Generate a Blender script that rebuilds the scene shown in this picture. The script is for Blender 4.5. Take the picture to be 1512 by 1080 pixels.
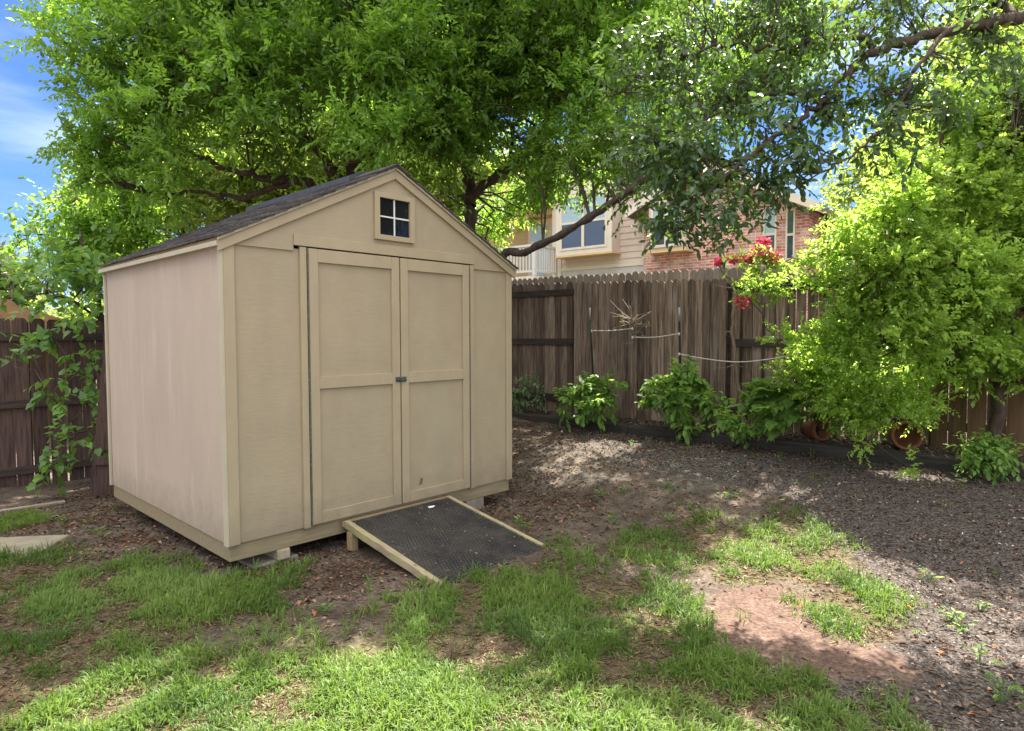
import bpy, math, random
import numpy as np
from mathutils import Vector, Matrix
for o in list(bpy.data.objects): bpy.data.objects.remove(o)
SC = bpy.context.scene
COL = SC.collection
RNG = np.random.default_rng(7)
random.seed(7)
R = math.radians

# ------------------------------------------------------------------ camera
FPX, PIT, ROL, CZ = 940.0, R(2.705), R(-.118), 1.447
cam = bpy.data.cameras.new('camera')
cam.sensor_width = 36; cam.lens = 36 * FPX / 1512
cam.clip_start = .05; cam.clip_end = 3000
co = bpy.data.objects.new('camera', cam); COL.objects.link(co)
co.matrix_world = Matrix.Translation((0, 0, CZ)) @ Matrix.Rotation(R(90) - PIT, 4, 'X') @ Matrix.Rotation(ROL, 4, 'Z')
SC.camera = co

# ------------------------------------------------------------------ light
SKYTINT, WISP, FILL_CLOUD = (.13, .195, .305), (1.8, 2.15, 2.8), (6.4, 6.15, 5.75)
SUN_EL, SUN_AZ = R(60), R(14)           # azimuth measured from +Y towards +X
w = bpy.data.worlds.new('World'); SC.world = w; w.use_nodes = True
nt = w.node_tree; nt.nodes.clear()
out = nt.nodes.new('ShaderNodeOutputWorld'); bg = nt.nodes.new('ShaderNodeBackground')
sky = nt.nodes.new('ShaderNodeTexSky'); sky.sky_type = 'NISHITA'; sky.sun_disc = False
sky.sun_elevation = SUN_EL; sky.sun_rotation = SUN_AZ; sky.air_density = 1.0; sky.dust_density = .6; sky.ozone_density = 2.0
tc = nt.nodes.new('ShaderNodeTexCoord'); L_ = nt.links.new
def wn(t, **k):
    n = nt.nodes.new('ShaderNode' + t)
    for a, v in k.items(): setattr(n, a, v)
    return n
def wnoise(scale, st, lo, hi, det=7):
    mp = wn('Mapping'); mp.inputs['Scale'].default_value = st; L_(tc.outputs['Generated'], mp.inputs['Vector'])
    nz = wn('TexNoise'); nz.inputs['Scale'].default_value = scale; nz.inputs['Detail'].default_value = det; L_(mp.outputs[0], nz.inputs['Vector'])
    mr = wn('MapRange', interpolation_type='SMOOTHSTEP'); mr.inputs[1].default_value = lo; mr.inputs[2].default_value = hi; L_(nz.outputs['Fac'], mr.inputs[0]); return mr.outputs[0]
def wmath(op, a, b):
    n = wn('Math', operation=op); L_(a, n.inputs[0])
    if hasattr(b, 'node'): L_(b, n.inputs[1])
    else: n.inputs[1].default_value = b
    return n.outputs[0]
def wmix(f, a, b, bt='MIX'):
    n = wn('Mix', data_type='RGBA', blend_type=bt)
    for sck, v in ((0, f), (6, a), (7, b)):
        if hasattr(v, 'node'): L_(v, n.inputs[sck])
        else: n.inputs[sck].default_value = v if sck == 0 else (*v, 1)
    return n.outputs[2]
sx = wn('SeparateXYZ'); L_(tc.outputs['Generated'], sx.inputs[0])
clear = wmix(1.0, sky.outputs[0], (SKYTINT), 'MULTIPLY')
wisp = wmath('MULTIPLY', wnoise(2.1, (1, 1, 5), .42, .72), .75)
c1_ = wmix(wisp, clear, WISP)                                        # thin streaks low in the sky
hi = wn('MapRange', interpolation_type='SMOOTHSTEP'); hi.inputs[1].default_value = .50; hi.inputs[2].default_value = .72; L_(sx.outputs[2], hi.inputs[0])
so_ = wn('MapRange', interpolation_type='SMOOTHSTEP'); so_.inputs[1].default_value = -.10; so_.inputs[2].default_value = -.55; so_.inputs[4].default_value = .5; L_(sx.outputs[1], so_.inputs[0])   # the added fill cloud reaches lower behind the camera
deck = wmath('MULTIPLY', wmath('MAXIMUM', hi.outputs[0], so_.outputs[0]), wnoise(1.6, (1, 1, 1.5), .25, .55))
c2_ = wmix(deck, c1_, FILL_CLOUD)                                         # bright cloud added overhead, out of view, to fill the shade
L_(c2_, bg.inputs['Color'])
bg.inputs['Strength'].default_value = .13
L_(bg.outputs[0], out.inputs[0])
sl = bpy.data.lights.new('sun', 'SUN'); sl.energy = 5.0; sl.angle = R(.5); sl.color = (1, .94, .84)
so = bpy.data.objects.new('sun', sl); COL.objects.link(so)
sd = Vector((math.sin(SUN_AZ) * math.cos(SUN_EL), math.cos(SUN_AZ) * math.cos(SUN_EL), math.sin(SUN_EL)))
so.rotation_euler = sd.to_track_quat('Z', 'Y').to_euler(); so.location = sd * 60
SC.view_settings.view_transform = 'Standard'; SC.view_settings.look = 'None'
SC.view_settings.gamma = 1; SC.view_settings.use_curve_mapping = False
SC.view_settings.exposure = 2.2

# ------------------------------------------------------------------ survey helpers: where a sight line meets a plane of the place
def ray(px, py):
    xi, yi = px - 756, 540 - py
    c, s = math.cos(ROL), math.sin(ROL)
    xi, yi = c * xi + s * yi, -s * xi + c * yi
    xc, yc = xi / FPX, yi / FPX
    c, s = math.cos(PIT), math.sin(PIT)
    return np.array([xc, c + yc * s, -s + yc * c])
CP = np.array([0, 0, CZ])
def at(px, py, Y):
    r = ray(px, py); return CP + r * (Y / r[1])
def atz(px, py, z=0.):
    r = ray(px, py); return CP + r * ((z - CZ) / r[2])
class Frame:
    """local frame: origin o (x,y), yaw; a = along, b = away"""
    def __init__(s, o, yaw):
        s.o = np.array(o, float); s.yaw = yaw
        s.U = np.array([math.cos(yaw), math.sin(yaw)]); s.V = np.array([-math.sin(yaw), math.cos(yaw)])
    def hit(s, px, py, b=0.):
        r = ray(px, py); t = (s.o @ s.V + b) / (r[:2] @ s.V); p = r * t
        return (p[:2] - s.o) @ s.U, p[2] + CZ
    def loc(s, p):
        d = np.asarray(p)[..., :2] - s.o; return d @ s.U, d @ s.V
    def world(s, a, b, z=0):
        p = s.o + a * s.U + b * s.V; return np.array([p[0], p[1], z])
SHED = Frame((-1.685, 3.731), R(46.817))
RF = Frame((0, 9.25), math.atan2(-.64, .77))          # right hand fence, a grows to the right, b away
LF = Frame((-5.3, 6.6), math.atan2(.729, .684))       # left hand fence
HO = Frame((2.4, 20.), math.atan2(-.64, .77))         # house

# ------------------------------------------------------------------ noise for shapes
def vnoise(x, y, seed=0):
    def h(i, j):
        n = np.sin(i * 127.1 + j * 311.7 + seed * 74.7) * 43758.5453
        return n - np.floor(n)
    i, j = np.floor(x), np.floor(y); u, v = x - i, y - j
    u = u * u * (3 - 2 * u); v = v * v * (3 - 2 * v)
    return (h(i, j) * (1 - u) + h(i + 1, j) * u) * (1 - v) + (h(i, j + 1) * (1 - u) + h(i + 1, j + 1) * u) * v
def fbm(x, y, seed=0, o=4):
    s, a, t = 0, .5, 0
    for k in range(o):
        s = s + a * vnoise(x * 2 ** k, y * 2 ** k, seed + k * 13); t += a; a *= .5
    return s / t
def sstep(e0, e1, x):
    t = np.clip((x - e0) / (e1 - e0), 0, 1); return t * t * (3 - 2 * t)
def inpoly(x, y, poly):
    ins = np.zeros(np.shape(x), bool); n = len(poly)
    for i in range(n):
        x0, y0 = poly[i]; x1, y1 = poly[(i + 1) % n]
        c = ((y0 > y) != (y1 > y))
        ins ^= c & (x < (x1 - x0) * (y - y0) / ((y1 - y0) if y1 != y0 else 1e-9) + x0)
    return ins
def wpoly(pts, z=0.): return [tuple(atz(px, py, z)[:2]) for px, py in pts]
def gz(x, y):
    """terrain height"""
    x = np.asarray(x, float); y = np.asarray(y, float)
    d = x * -.64 + (y - 9.25) * -.77                    # distance in front of the right fence
    e = (x + 5.3) * .729 + (y - 6.6) * -.684            # distance in front of the left fence
    z = .30 * sstep(3.0, .75, d) + .10 * sstep(.62, .5, d)
    z = z - .15 * sstep(3.2, .6, e) * sstep(1, 2.6, d)
    z = z + .6 * sstep(-1, -12, d)
    return z
def gzb(x, y):
    return gz(x, y) + .05 * (fbm(x * 1.1, y * 1.1, 3) - .5) + .02 * (fbm(x * 7, y * 7, 5, 3) - .5)

# ------------------------------------------------------------------ materials
def _n(nt, t, **k):
    n = nt.nodes.new('ShaderNode' + t)
    for a, v in k.items(): setattr(n, a, v)
    return n
def srgb(r, g, b):
    f = lambda c: (c / 255 / 12.92) if c / 255 < .04045 else ((c / 255 + .055) / 1.055) ** 2.4
    return (f(r), f(g), f(b))
def mul(c, k): return tuple(min(1, v * k) for v in c)
def M(name, c0, c1=None, scale=6, stretch=(1, 1, 1), detail=6, lo=.35, hi=.65, rough=.8, bump=0, bscale=None, bstretch=None,
      tint=0, spec=.3, metal=0, c2=None, scale2=1.5, stretch2=(1, 1, 1), lo2=.55, hi2=.75, dist=.01, rot=(0, 0, 0)):
    m = bpy.data.materials.new(name); m.use_nodes = True; nt = m.node_tree; L = nt.links.new
    p = nt.nodes['Principled BSDF']; p.inputs['Roughness'].default_value = rough
    p.inputs['Specular IOR Level'].default_value = spec; p.inputs['Metallic'].default_value = metal
    tc = _n(nt, 'TexCoord')
    def noise(sc, st, det, off=0):
        mp = _n(nt, 'Mapping'); mp.inputs['Scale'].default_value = st; mp.inputs['Location'].default_value = (off, off, off); mp.inputs['Rotation'].default_value = rot
        L(tc.outputs['Object'], mp.inputs['Vector'])
        nz = _n(nt, 'TexNoise'); nz.inputs['Scale'].default_value = sc; nz.inputs['Detail'].default_value = det; nz.inputs['Roughness'].default_value = .62
        L(mp.outputs[0], nz.inputs['Vector']); return nz
    if c1 is None: c1 = mul(c0, .75)
    nz = noise(scale, stretch, detail)
    cr = _n(nt, 'ValToRGB'); e = cr.color_ramp.elements
    e[0].position = lo; e[0].color = (*c0, 1); e[1].position = hi; e[1].color = (*c1, 1)
    L(nz.outputs['Fac'], cr.inputs[0]); col = cr.outputs[0]
    if c2 is not None:
        n2 = noise(scale2, stretch2, 5, 7.3)
        r2 = _n(nt, 'MapRange'); r2.inputs[1].default_value = lo2; r2.inputs[2].default_value = hi2
        L(n2.outputs['Fac'], r2.inputs[0])
        mx = _n(nt, 'Mix', data_type='RGBA'); L(r2.outputs[0], mx.inputs[0]); L(col, mx.inputs[6]); mx.inputs[7].default_value = (*c2, 1)
        col = mx.outputs[2]
    if tint:
        at_ = _n(nt, 'Attribute', attribute_name='tint')
        mr = _n(nt, 'MapRange'); mr.inputs[3].default_value = 1 - tint; mr.inputs[4].default_value = 1 + tint
        L(at_.outputs['Fac'], mr.inputs[0])
        hs = _n(nt, 'HueSaturation'); L(col, hs.inputs['Color']); L(mr.outputs[0], hs.inputs['Value'])
        col = hs.outputs[0]
    L(col, p.inputs['Base Color'])
    if bump:
        nb = noise(bscale or scale * 3, bstretch or stretch, 8, 3.1)
        b = _n(nt, 'Bump'); b.inputs['Strength'].default_value = bump; b.inputs['Distance'].default_value = dist
        L(nb.outputs['Fac'], b.inputs['Height']); L(b.outputs[0], p.inputs['Normal'])
    return m
def leafmat(name, dark, light, trans, k=.4, rough=.42, spec=.5, old=None):
    """colour from each leaf's own tint; part of the light passes through the blade"""
    m = bpy.data.materials.new(name); m.use_nodes = True; nt = m.node_tree; L = nt.links.new
    p = nt.nodes['Principled BSDF']; p.inputs['Roughness'].default_value = rough; p.inputs['Specular IOR Level'].default_value = spec
    a = _n(nt, 'Attribute', attribute_name='tint')
    cr = _n(nt, 'ValToRGB'); e = cr.color_ramp.elements
    e[0].position = .1; e[0].color = (*dark, 1); e[1].position = .85; e[1].color = (*light, 1)
    if old: q = e.new(.97); q.color = (*old, 1)
    L(a.outputs['Fac'], cr.inputs[0]); L(cr.outputs[0], p.inputs['Base Color'])
    ct = _n(nt, 'ValToRGB'); e = ct.color_ramp.elements
    e[0].position = .1; e[0].color = (*mul(trans, .6), 1); e[1].position = .9; e[1].color = (*trans, 1)
    L(a.outputs['Fac'], ct.inputs[0])
    t = _n(nt, 'BsdfTranslucent'); L(ct.outputs[0], t.inputs['Color'])
    ms = _n(nt, 'MixShader'); ms.inputs[0].default_value = k
    L(p.outputs[0], ms.inputs[1]); L(t.outputs[0], ms.inputs[2]); L(ms.outputs[0], nt.nodes['Material Output'].inputs['Surface'])
    return m

# ------------------------------------------------------------------ objects
def tag(o, label=None, cat=None, group=None, kind=None):
    if label: o['label'] = label
    if cat: o['category'] = cat
    if group: o['group'] = group
    if kind: o['kind'] = kind
    return o
def empty(name, loc, yaw=0, label=None, cat=None, group=None):
    o = bpy.data.objects.new(name, None); o.location = loc; o.rotation_euler = (0, 0, yaw); o.empty_display_size = .1
    COL.objects.link(o); return tag(o, label, cat, group)
def link(name, me, mat, parent=None, smooth=False):
    o = bpy.data.objects.new(name, me); COL.objects.link(o)
    if mat: me.materials.append(mat)
    if parent: o.parent = parent
    if smooth: me.polygons.foreach_set('use_smooth', np.ones(len(me.polygons), bool))
    return o
class MB:
    def __init__(s): s.v = []; s.f = []; s.t = []; s.tint = .5
    def add(s, vs, fs):
        k = len(s.v); s.v += [tuple(map(float, q)) for q in vs]; s.f += [tuple(i + k for i in f) for f in fs]; s.t += [s.tint] * len(vs)
    def box(s, x0, x1, y0, y1, z0, z1):
        s.add([(x0, y0, z0), (x1, y0, z0), (x1, y1, z0), (x0, y1, z0), (x0, y0, z1), (x1, y0, z1), (x1, y1, z1), (x0, y1, z1)],
              [(0, 3, 2, 1), (4, 5, 6, 7), (0, 1, 5, 4), (1, 2, 6, 5), (2, 3, 7, 6), (3, 0, 4, 7)])
    def prism(s, prof, y0, y1):
        """profile in x,z (counter clockwise seen from -y) pushed from y0 to y1"""
        n = len(prof)
        s.add([(x, y0, z) for x, z in prof] + [(x, y1, z) for x, z in prof],
              [tuple(range(n)), tuple(range(2 * n - 1, n - 1, -1))] + [((i + 1) % n, i, n + i, n + (i + 1) % n) for i in range(n)])
    def tube(s, pts, rad, n=6, cap=True):
        pts = [Vector(p) for p in pts]; N = len(pts)
        if not hasattr(rad, '__len__'): rad = [rad] * N
        vs, fs = [], []
        up = Vector((.3, .2, 1)).normalized()
        for i, p in enumerate(pts):
            d = (pts[min(i + 1, N - 1)] - pts[max(i - 1, 0)])
            d = d.normalized() if d.length > 1e-9 else Vector((0, 0, 1))
            a = d.cross(up if abs(d.dot(up)) < .97 else Vector((1, 0, 0))).normalized(); b = d.cross(a)
            for k in range(n):
                t = 2 * math.pi * k / n; vs.append(p + (a * math.cos(t) + b * math.sin(t)) * rad[i])
        for i in range(N - 1):
            for k in range(n):
                q = (k + 1) % n; fs.append((i * n + k, i * n + q, (i + 1) * n + q, (i + 1) * n + k))
        if cap: fs.append(tuple(range(n - 1, -1, -1))); fs.append(tuple((N - 1) * n + k for k in range(n)))
        s.add(vs, fs)
    def build(s, name, mat, parent=None, bevel=0, smooth=False):
        me = bpy.data.meshes.new(name); me.from_pydata(s.v, [], s.f); me.update()
        a = me.attributes.new('tint', 'FLOAT', 'POINT'); a.data.foreach_set('value', np.array(s.t, np.float32))
        o = link(name, me, mat, parent, smooth)
        if bevel:
            m = o.modifiers.new('bevel', 'BEVEL'); m.width = bevel; m.segments = 2; m.limit_method = 'ANGLE'; m.angle_limit = R(50)
        return o
def npmesh(name, V, T, tint, mat, parent=None, smooth=False):
    """triangles from arrays"""
    me = bpy.data.meshes.new(name); V = np.ascontiguousarray(V, np.float32); T = np.ascontiguousarray(T, np.int32)
    me.vertices.add(len(V)); me.vertices.foreach_set('co', V.ravel())
    me.loops.add(T.size); me.loops.foreach_set('vertex_index', T.ravel())
    me.polygons.add(len(T)); me.polygons.foreach_set('loop_start', np.arange(0, T.size, 3, dtype=np.int32))
    me.polygons.foreach_set('loop_total', np.full(len(T), 3, np.int32))
    a = me.attributes.new('tint', 'FLOAT', 'POINT'); a.data.foreach_set('value', np.ascontiguousarray(tint, np.float32))
    me.update(calc_edges=True)
    return link(name, me, mat, parent, smooth)
def unit(a): return a / np.maximum(np.linalg.norm(a, axis=-1, keepdims=True), 1e-9)
def leaf_arrays(P, D, Ln, Wd, tint, rng, shape='oval', flat=.8, curl=.15):
    """each leaf is its own little bent blade"""
    N = len(P); nr = unit(rng.normal(size=(N, 3)) * (1 - flat) + np.array([0, 0, flat]))
    S = unit(np.cross(D, nr)); nr = np.cross(S, D)
    Ln = np.asarray(Ln)[:, None] * np.ones((N, 1)); Wd = np.asarray(Wd)[:, None] * np.ones((N, 1))
    if shape == 'rhomb':
        st = [(0, 0, 0), (.45, .5, .12), (.45, -.5, .12), (1, 0, -curl)]
        tr = [(0, 1, 2), (1, 3, 2)]
        tr = [(0, 1, 3), (0, 3, 2)]
    elif shape == 'oval':
        st = [(0, 0, 0), (.28, .42, .1), (.28, -.42, .1), (.66, .44, .02), (.66, -.44, .02), (1, 0, -curl), (.45, 0, -.04)]
        tr = [(0, 1, 6), (0, 6, 2), (1, 3, 6), (2, 6, 4), (3, 5, 6), (4, 6, 5)]
    else:   # heart / maple like
        st = [(0, 0, 0), (-.08, .35, .03), (-.08, -.35, .03), (.3, .55, .06), (.3, -.55, .06), (.6, .3, 0), (.6, -.3, 0), (1, 0, -curl), (.35, 0, -.05)]
        tr = [(0, 1, 8), (0, 8, 2), (1, 3, 8), (2, 8, 4), (3, 5, 8), (4, 8, 6), (5, 7, 8), (6, 8, 7)]
    k = len(st); V = np.zeros((N, k, 3))
    for i, (a, b, c) in enumerate(st): V[:, i] = P + D * Ln * a + S * Wd * b + nr * Ln * c
    T = (np.array(tr)[None] + (np.arange(N) * k)[:, None, None]).reshape(-1, 3)
    return V.reshape(-1, 3), T, np.repeat(tint, k)
def rdir(rng, n): return unit(rng.normal(size=(n, 3)))
def sprays(rng, C, per_cluster, per_twig, cl_r, twig_len, leafL, leafW, up=.25, droop=0., shape='oval', flat=.7, out_from=None, ctint=.35, spread=.9):
    """leafy sprays: round each cluster centre C twigs fan out, leaves alternate along each twig"""
    K = len(C); n = K * per_cluster
    ci = np.repeat(np.arange(K), per_cluster)
    rd = rdir(rng, n)
    if out_from is not None: rd = unit(rd * .8 + unit(C - out_from)[ci] * .75)
    td = unit(rd + np.array([0, 0, up]))
    o = C[ci] + rd * (rng.random((n, 1)) ** .7) * cl_r
    tl = twig_len * (.6 + .8 * rng.random(n))
    ti = np.repeat(np.arange(n), per_twig); m = len(ti)
    s = (np.tile(np.arange(per_twig), n) + .5 + rng.random(m) * .4) / per_twig
    sg = np.tile(np.where(np.arange(per_twig) % 2 == 0, 1., -1.), n)[:, None]
    sd_ = unit(np.cross(td, rdir(rng, n)))
    P = o[ti] + td[ti] * (tl[ti] * s)[:, None]; P[:, 2] -= droop * (s * tl[ti]) ** 2
    D = unit(td[ti] * .75 + sd_[ti] * sg * spread + rng.normal(size=(m, 3)) * .28 - np.array([0, 0, droop * .6]))
    f = .75 + .5 * rng.random(m)
    ct = rng.random(K)
    tint = np.clip(.5 + (ct[ci][ti] - .5) * 2 * ctint + (rng.random(m) - .5) * .5, 0, 1)
    V, T, tt = leaf_arrays(P, D, leafL * f, leafW * f, tint, rng, shape, flat)
    return V, T, tt, o, o + td * tl[:, None]
def in_blobs(rng, blobs, n, shell=2.0):
    r = np.array([b[1] if not hasattr(b[1], '__len__') else np.mean(b[1]) for b in blobs]); wgt = r ** 2.3; wgt /= wgt.sum()
    k = rng.choice(len(blobs), n, p=wgt)
    C = np.array([b[0] for b in blobs]); RR = np.array([np.ones(3) * b[1] if not hasattr(b[1], '__len__') else b[1] for b in blobs], float)
    return C[k] + rdir(rng, n) * RR[k] * (rng.random((n, 1)) ** (1 / shell)), k
def pblobs(lst):
    """blob given where it stands: sight line px,py, distance Y, size in px at that distance"""
    o = []
    for px, py, r, Y in lst: o.append((at(px, py, Y), r * Y / FPX))
    return o
def curve(pts, k=6, jit=0., rng=None):
    pts = [np.array(p, float) for p in pts]; o = []
    P = [pts[0]] + pts + [pts[-1]]
    for i in range(1, len(P) - 2):
        for q in range(k):
            t = q / k; a, b, c, d = P[i - 1], P[i], P[i + 1], P[i + 2]
            o.append(.5 * ((2 * b) + (c - a) * t + (2 * a - 5 * b + 4 * c - d) * t * t + (3 * b - a - 3 * c + d) * t ** 3))
    o.append(pts[-1])
    if jit and rng is not None: o = [p + rng.normal(size=3) * jit * (0 < i < len(o) - 1) for i, p in enumerate(o)]
    return o
def twig_net(mb, rng, nodes, C, r0=.014, r1=.004, sag=.12):
    nodes = np.array(nodes)
    for c in C:
        d = np.linalg.norm(nodes - c, axis=1) + np.maximum(0, nodes[:, 2] - c[2]) * .8
        a = nodes[np.argmin(d)]; L = np.linalg.norm(c - a)
        m1 = a + (c - a) * .4 + rng.normal(size=3) * L * .09 + np.array([0, 0, sag * L * .3]); m2 = a + (c - a) * .75 + rng.normal(size=3) * L * .07
        mb.tube([a, m1, m2, c], [r0, r0 * .8, (r0 + r1) / 2, r1], 4, False)
def limb(mb, pts, r0, r1, rng, nodes, n=8, jit=.015):
    P = curve(pts, 6, jit, rng); k = len(P)
    mb.tube(P, [(r0 + (r1 - r0) * (i / (k - 1)) ** .8) * (1 + .12 * rng.normal()) for i in range(k)], n)
    nodes += P[2:]
# ================================================================== ground
def axis(lo, hi, step, far):
    a = list(np.arange(lo, hi + step / 2, step)); d = step; x = hi
    while x < far: d *= 1.35; x += d; a.append(x)
    d = step; x = lo; pre = []
    while x > -far: d *= 1.35; x -= d; pre.append(x)
    return np.array(pre[::-1] + a)
gx, gy = axis(-6, 6, .05, 900), axis(1.6, 10.5, .05, 900)
GX, GY = np.meshgrid(gx, gy); GZ = gzb(GX, GY)
nx, ny = len(gx), len(gy)
idx = np.arange(nx * ny).reshape(ny, nx)
q = np.stack([idx[:-1, :-1], idx[:-1, 1:], idx[1:, 1:], idx[1:, :-1]], -1).reshape(-1, 4)
T = np.concatenate([q[:, [0, 1, 2]], q[:, [0, 2, 3]]])
POLY = {k: wpoly(v) for k, v in dict(
    pink=[(1045, 905), (1085, 872), (1150, 862), (1215, 885), (1200, 925), (1250, 945), (1315, 965), (1350, 990), (1345, 1020), (1260, 1012), (1150, 992), (1070, 965), (1050, 935)],
    grass=[(-500, 835), (-500, 1150), (300, 1500), (1250, 1500), (1400, 1130), (1340, 1060), (1210, 1020), (1100, 975), (1045, 940), (1030, 895), (960, 868), (890, 846), (800, 835), (740, 858), (640, 872), (570, 880), (545, 925), (470, 955), (405, 885), (445, 840), (370, 858), (300, 872), (265, 838), (210, 826), (130, 838), (90, 812), (0, 826)],
    bare=[(560, 880), (640, 890), (600, 940), (520, 985), (470, 990), (400, 960), (300, 970), (250, 945), (330, 915), (420, 905), (500, 920)],
    sun1=[(1080, 800), (1180, 775), (1275, 830), (1250, 862), (1130, 872), (1040, 868)],
    tuft1=[(930, 800), (1010, 765), (1110, 790), (1110, 835), (1000, 850), (930, 835)],
    tuft2=[(1185, 885), (1260, 850), (1350, 890), (1335, 960), (1250, 950), (1200, 930)],
    tuft3=[(820, 800), (930, 850), (1000, 870), (900, 880), (800, 850)],
    left=[(-60, 748), (40, 738), (60, 760), (0, 778), (-60, 775)],
    mulch=[(1120, 1090), (1340, 930), (1290, 850), (1180, 770), (940, 720), (800, 660), (780, 625), (960, 645), (1512, 715), (1900, 800), (1900, 1200)],
    blue=[(760, 700), (870, 680), (1000, 690), (1040, 715), (930, 735), (800, 728)],
    blue2=[(60, 775), (180, 755), (230, 775), (150, 800), (90, 795)],
    blue3=[(250, 930), (370, 905), (480, 930), (450, 955), (300, 965)],
    blue4=[(1000, 700), (1130, 715), (1100, 760), (960, 745)]).items()}
def pmask(x, y, names, wob=.12, soft=3, seed=1):
    """soft edged membership of the ground patches"""
    a = np.zeros(np.shape(x))
    for k in range(soft * 2):
        an = k * 2.4; ox = wob * math.cos(an) * (.3 + .7 * (k % 3) / 2); oy = wob * math.sin(an) * (.3 + .7 * (k % 3) / 2)
        xx = x + ox + .25 * (fbm(x * 2.3, y * 2.3, seed) - .5); yy = y + oy + .25 * (fbm(x * 2.3, y * 2.3, seed + 40) - .5)
        m = np.zeros(np.shape(x), bool)
        for n in names: m |= inpoly(xx, yy, POLY[n])
        a += m
    return a / (soft * 2)
fx, fy = GX.ravel(), GY.ravel()
near = (np.abs(fx) < 7) & (fy < 11.5)
A = {k: np.zeros(len(fx)) for k in ('pink', 'mulch', 'blue', 'grassy')}
for k, names in dict(pink=['pink'], mulch=['mulch'], blue=['blue', 'blue2', 'blue3', 'blue4'], grassy=['grass', 'sun1', 'tuft1', 'tuft2', 'left']).items():
    A[k][near] = pmask(fx[near], fy[near], names)
A['grassy'][~near] = 1
gm = bpy.data.materials.new('dirt'); gm.use_nodes = True; nt = gm.node_tree; L = nt.links.new
p = nt.nodes['Principled BSDF']; p.inputs['Roughness'].default_value = .95; p.inputs['Specular IOR Level'].default_value = .1
tc = _n(nt, 'TexCoord')
def gn(sc, det, c0, c1, lo, hi, rough=.65):
    nz = _n(nt, 'TexNoise'); nz.inputs['Scale'].default_value = sc; nz.inputs['Detail'].default_value = det; nz.inputs['Roughness'].default_value = rough
    L(tc.outputs['Object'], nz.inputs['Vector']); cr = _n(nt, 'ValToRGB'); e = cr.color_ramp.elements
    e[0].position = lo; e[0].color = (*c0, 1); e[1].position = hi; e[1].color = (*c1, 1); L(nz.outputs['Fac'], cr.inputs[0]); return cr.outputs[0], nz
def gmix(a, b, f, thr=None):
    mx = _n(nt, 'Mix', data_type='RGBA'); L(f, mx.inputs[0]); L(a, mx.inputs[6]); L(b, mx.inputs[7]); return mx.outputs[2]
def gattr(nm, nzs, lo=.35, hi=.65):
    at_ = _n(nt, 'Attribute', attribute_name=nm); ad = _n(nt, 'Math', operation='ADD'); L(at_.outputs['Fac'], ad.inputs[0])
    sb = _n(nt, 'Math', operation='MULTIPLY_ADD'); L(nzs.outputs['Fac'], sb.inputs[0]); sb.inputs[1].default_value = 1.2; sb.inputs[2].default_value = -.6
    L(sb.outputs[0], ad.inputs[1]); mr = _n(nt, 'MapRange'); mr.inputs[1].default_value = lo; mr.inputs[2].default_value = hi; L(ad.outputs[0], mr.inputs[0]); return mr.outputs[0]
dirt, n1 = gn(3.5, 10, (.15, .12, .098), (.072, .057, .047), .38, .62)
fine, n2 = gn(55, 6, (.5, .5, .5), (1.35, 1.3, 1.25), .35, .68)
pinkc, n3 = gn(9, 8, (.15, .102, .083), (.098, .065, .052), .35, .68)
mulc, n4 = gn(70, 5, (.032, .027, .024), (.155, .13, .116), .42, .66)
bluc, n5 = gn(26, 6, (.105, .11, .095), (.07, .065, .055), .4, .65)
grac, n6 = gn(30, 6, (.12, .095, .058), (.055, .048, .028), .4, .62)
mul_ = _n(nt, 'Mix', data_type='RGBA', blend_type='MULTIPLY'); mul_.inputs[0].default_value = 1; L(dirt, mul_.inputs[6]); L(fine, mul_.inputs[7])
mp_ = _n(nt, 'Mix', data_type='RGBA', blend_type='MULTIPLY'); mp_.inputs[0].default_value = 1; L(pinkc, mp_.inputs[6]); L(fine, mp_.inputs[7]); pinkc = mp_.outputs[2]
c = gmix(mul_.outputs[2], grac, gattr('grassy', n1, .5, .9))
c = gmix(c, mulc, gattr('mulch', n1)); bm = _n(nt, 'Math', operation='MULTIPLY'); L(gattr('blue', n1, .5, 1.1), bm.inputs[0]); bm.inputs[1].default_value = .4; c = gmix(c, bluc, bm.outputs[0]); c = gmix(c, pinkc, gattr('pink', n3, .3, .75))
L(c, p.inputs['Base Color'])
b = _n(nt, 'Bump'); b.inputs['Strength'].default_value = .8; b.inputs['Distance'].default_value = .012; L(n4.outputs['Fac'], b.inputs['Height'])
b2 = _n(nt, 'Bump'); b2.inputs['Strength'].default_value = .7; b2.inputs['Distance'].default_value = .03
nn = _n(nt, 'TexNoise'); nn.inputs['Scale'].default_value = 14; nn.inputs['Detail'].default_value = 6; L(tc.outputs['Object'], nn.inputs['Vector'])
L(nn.outputs['Fac'], b2.inputs['Height']); L(b.outputs[0], b2.inputs['Normal']); L(b2.outputs[0], p.inputs['Normal'])
ground = npmesh('ground', np.stack([fx, fy, GZ.ravel()], -1), T, np.full(len(fx), .5), gm, smooth=True)
for k, v in A.items():
    a = ground.data.attributes.new(k, 'FLOAT', 'POINT'); a.data.foreach_set('value', v.astype(np.float32))
tag(ground, kind='structure')

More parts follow.
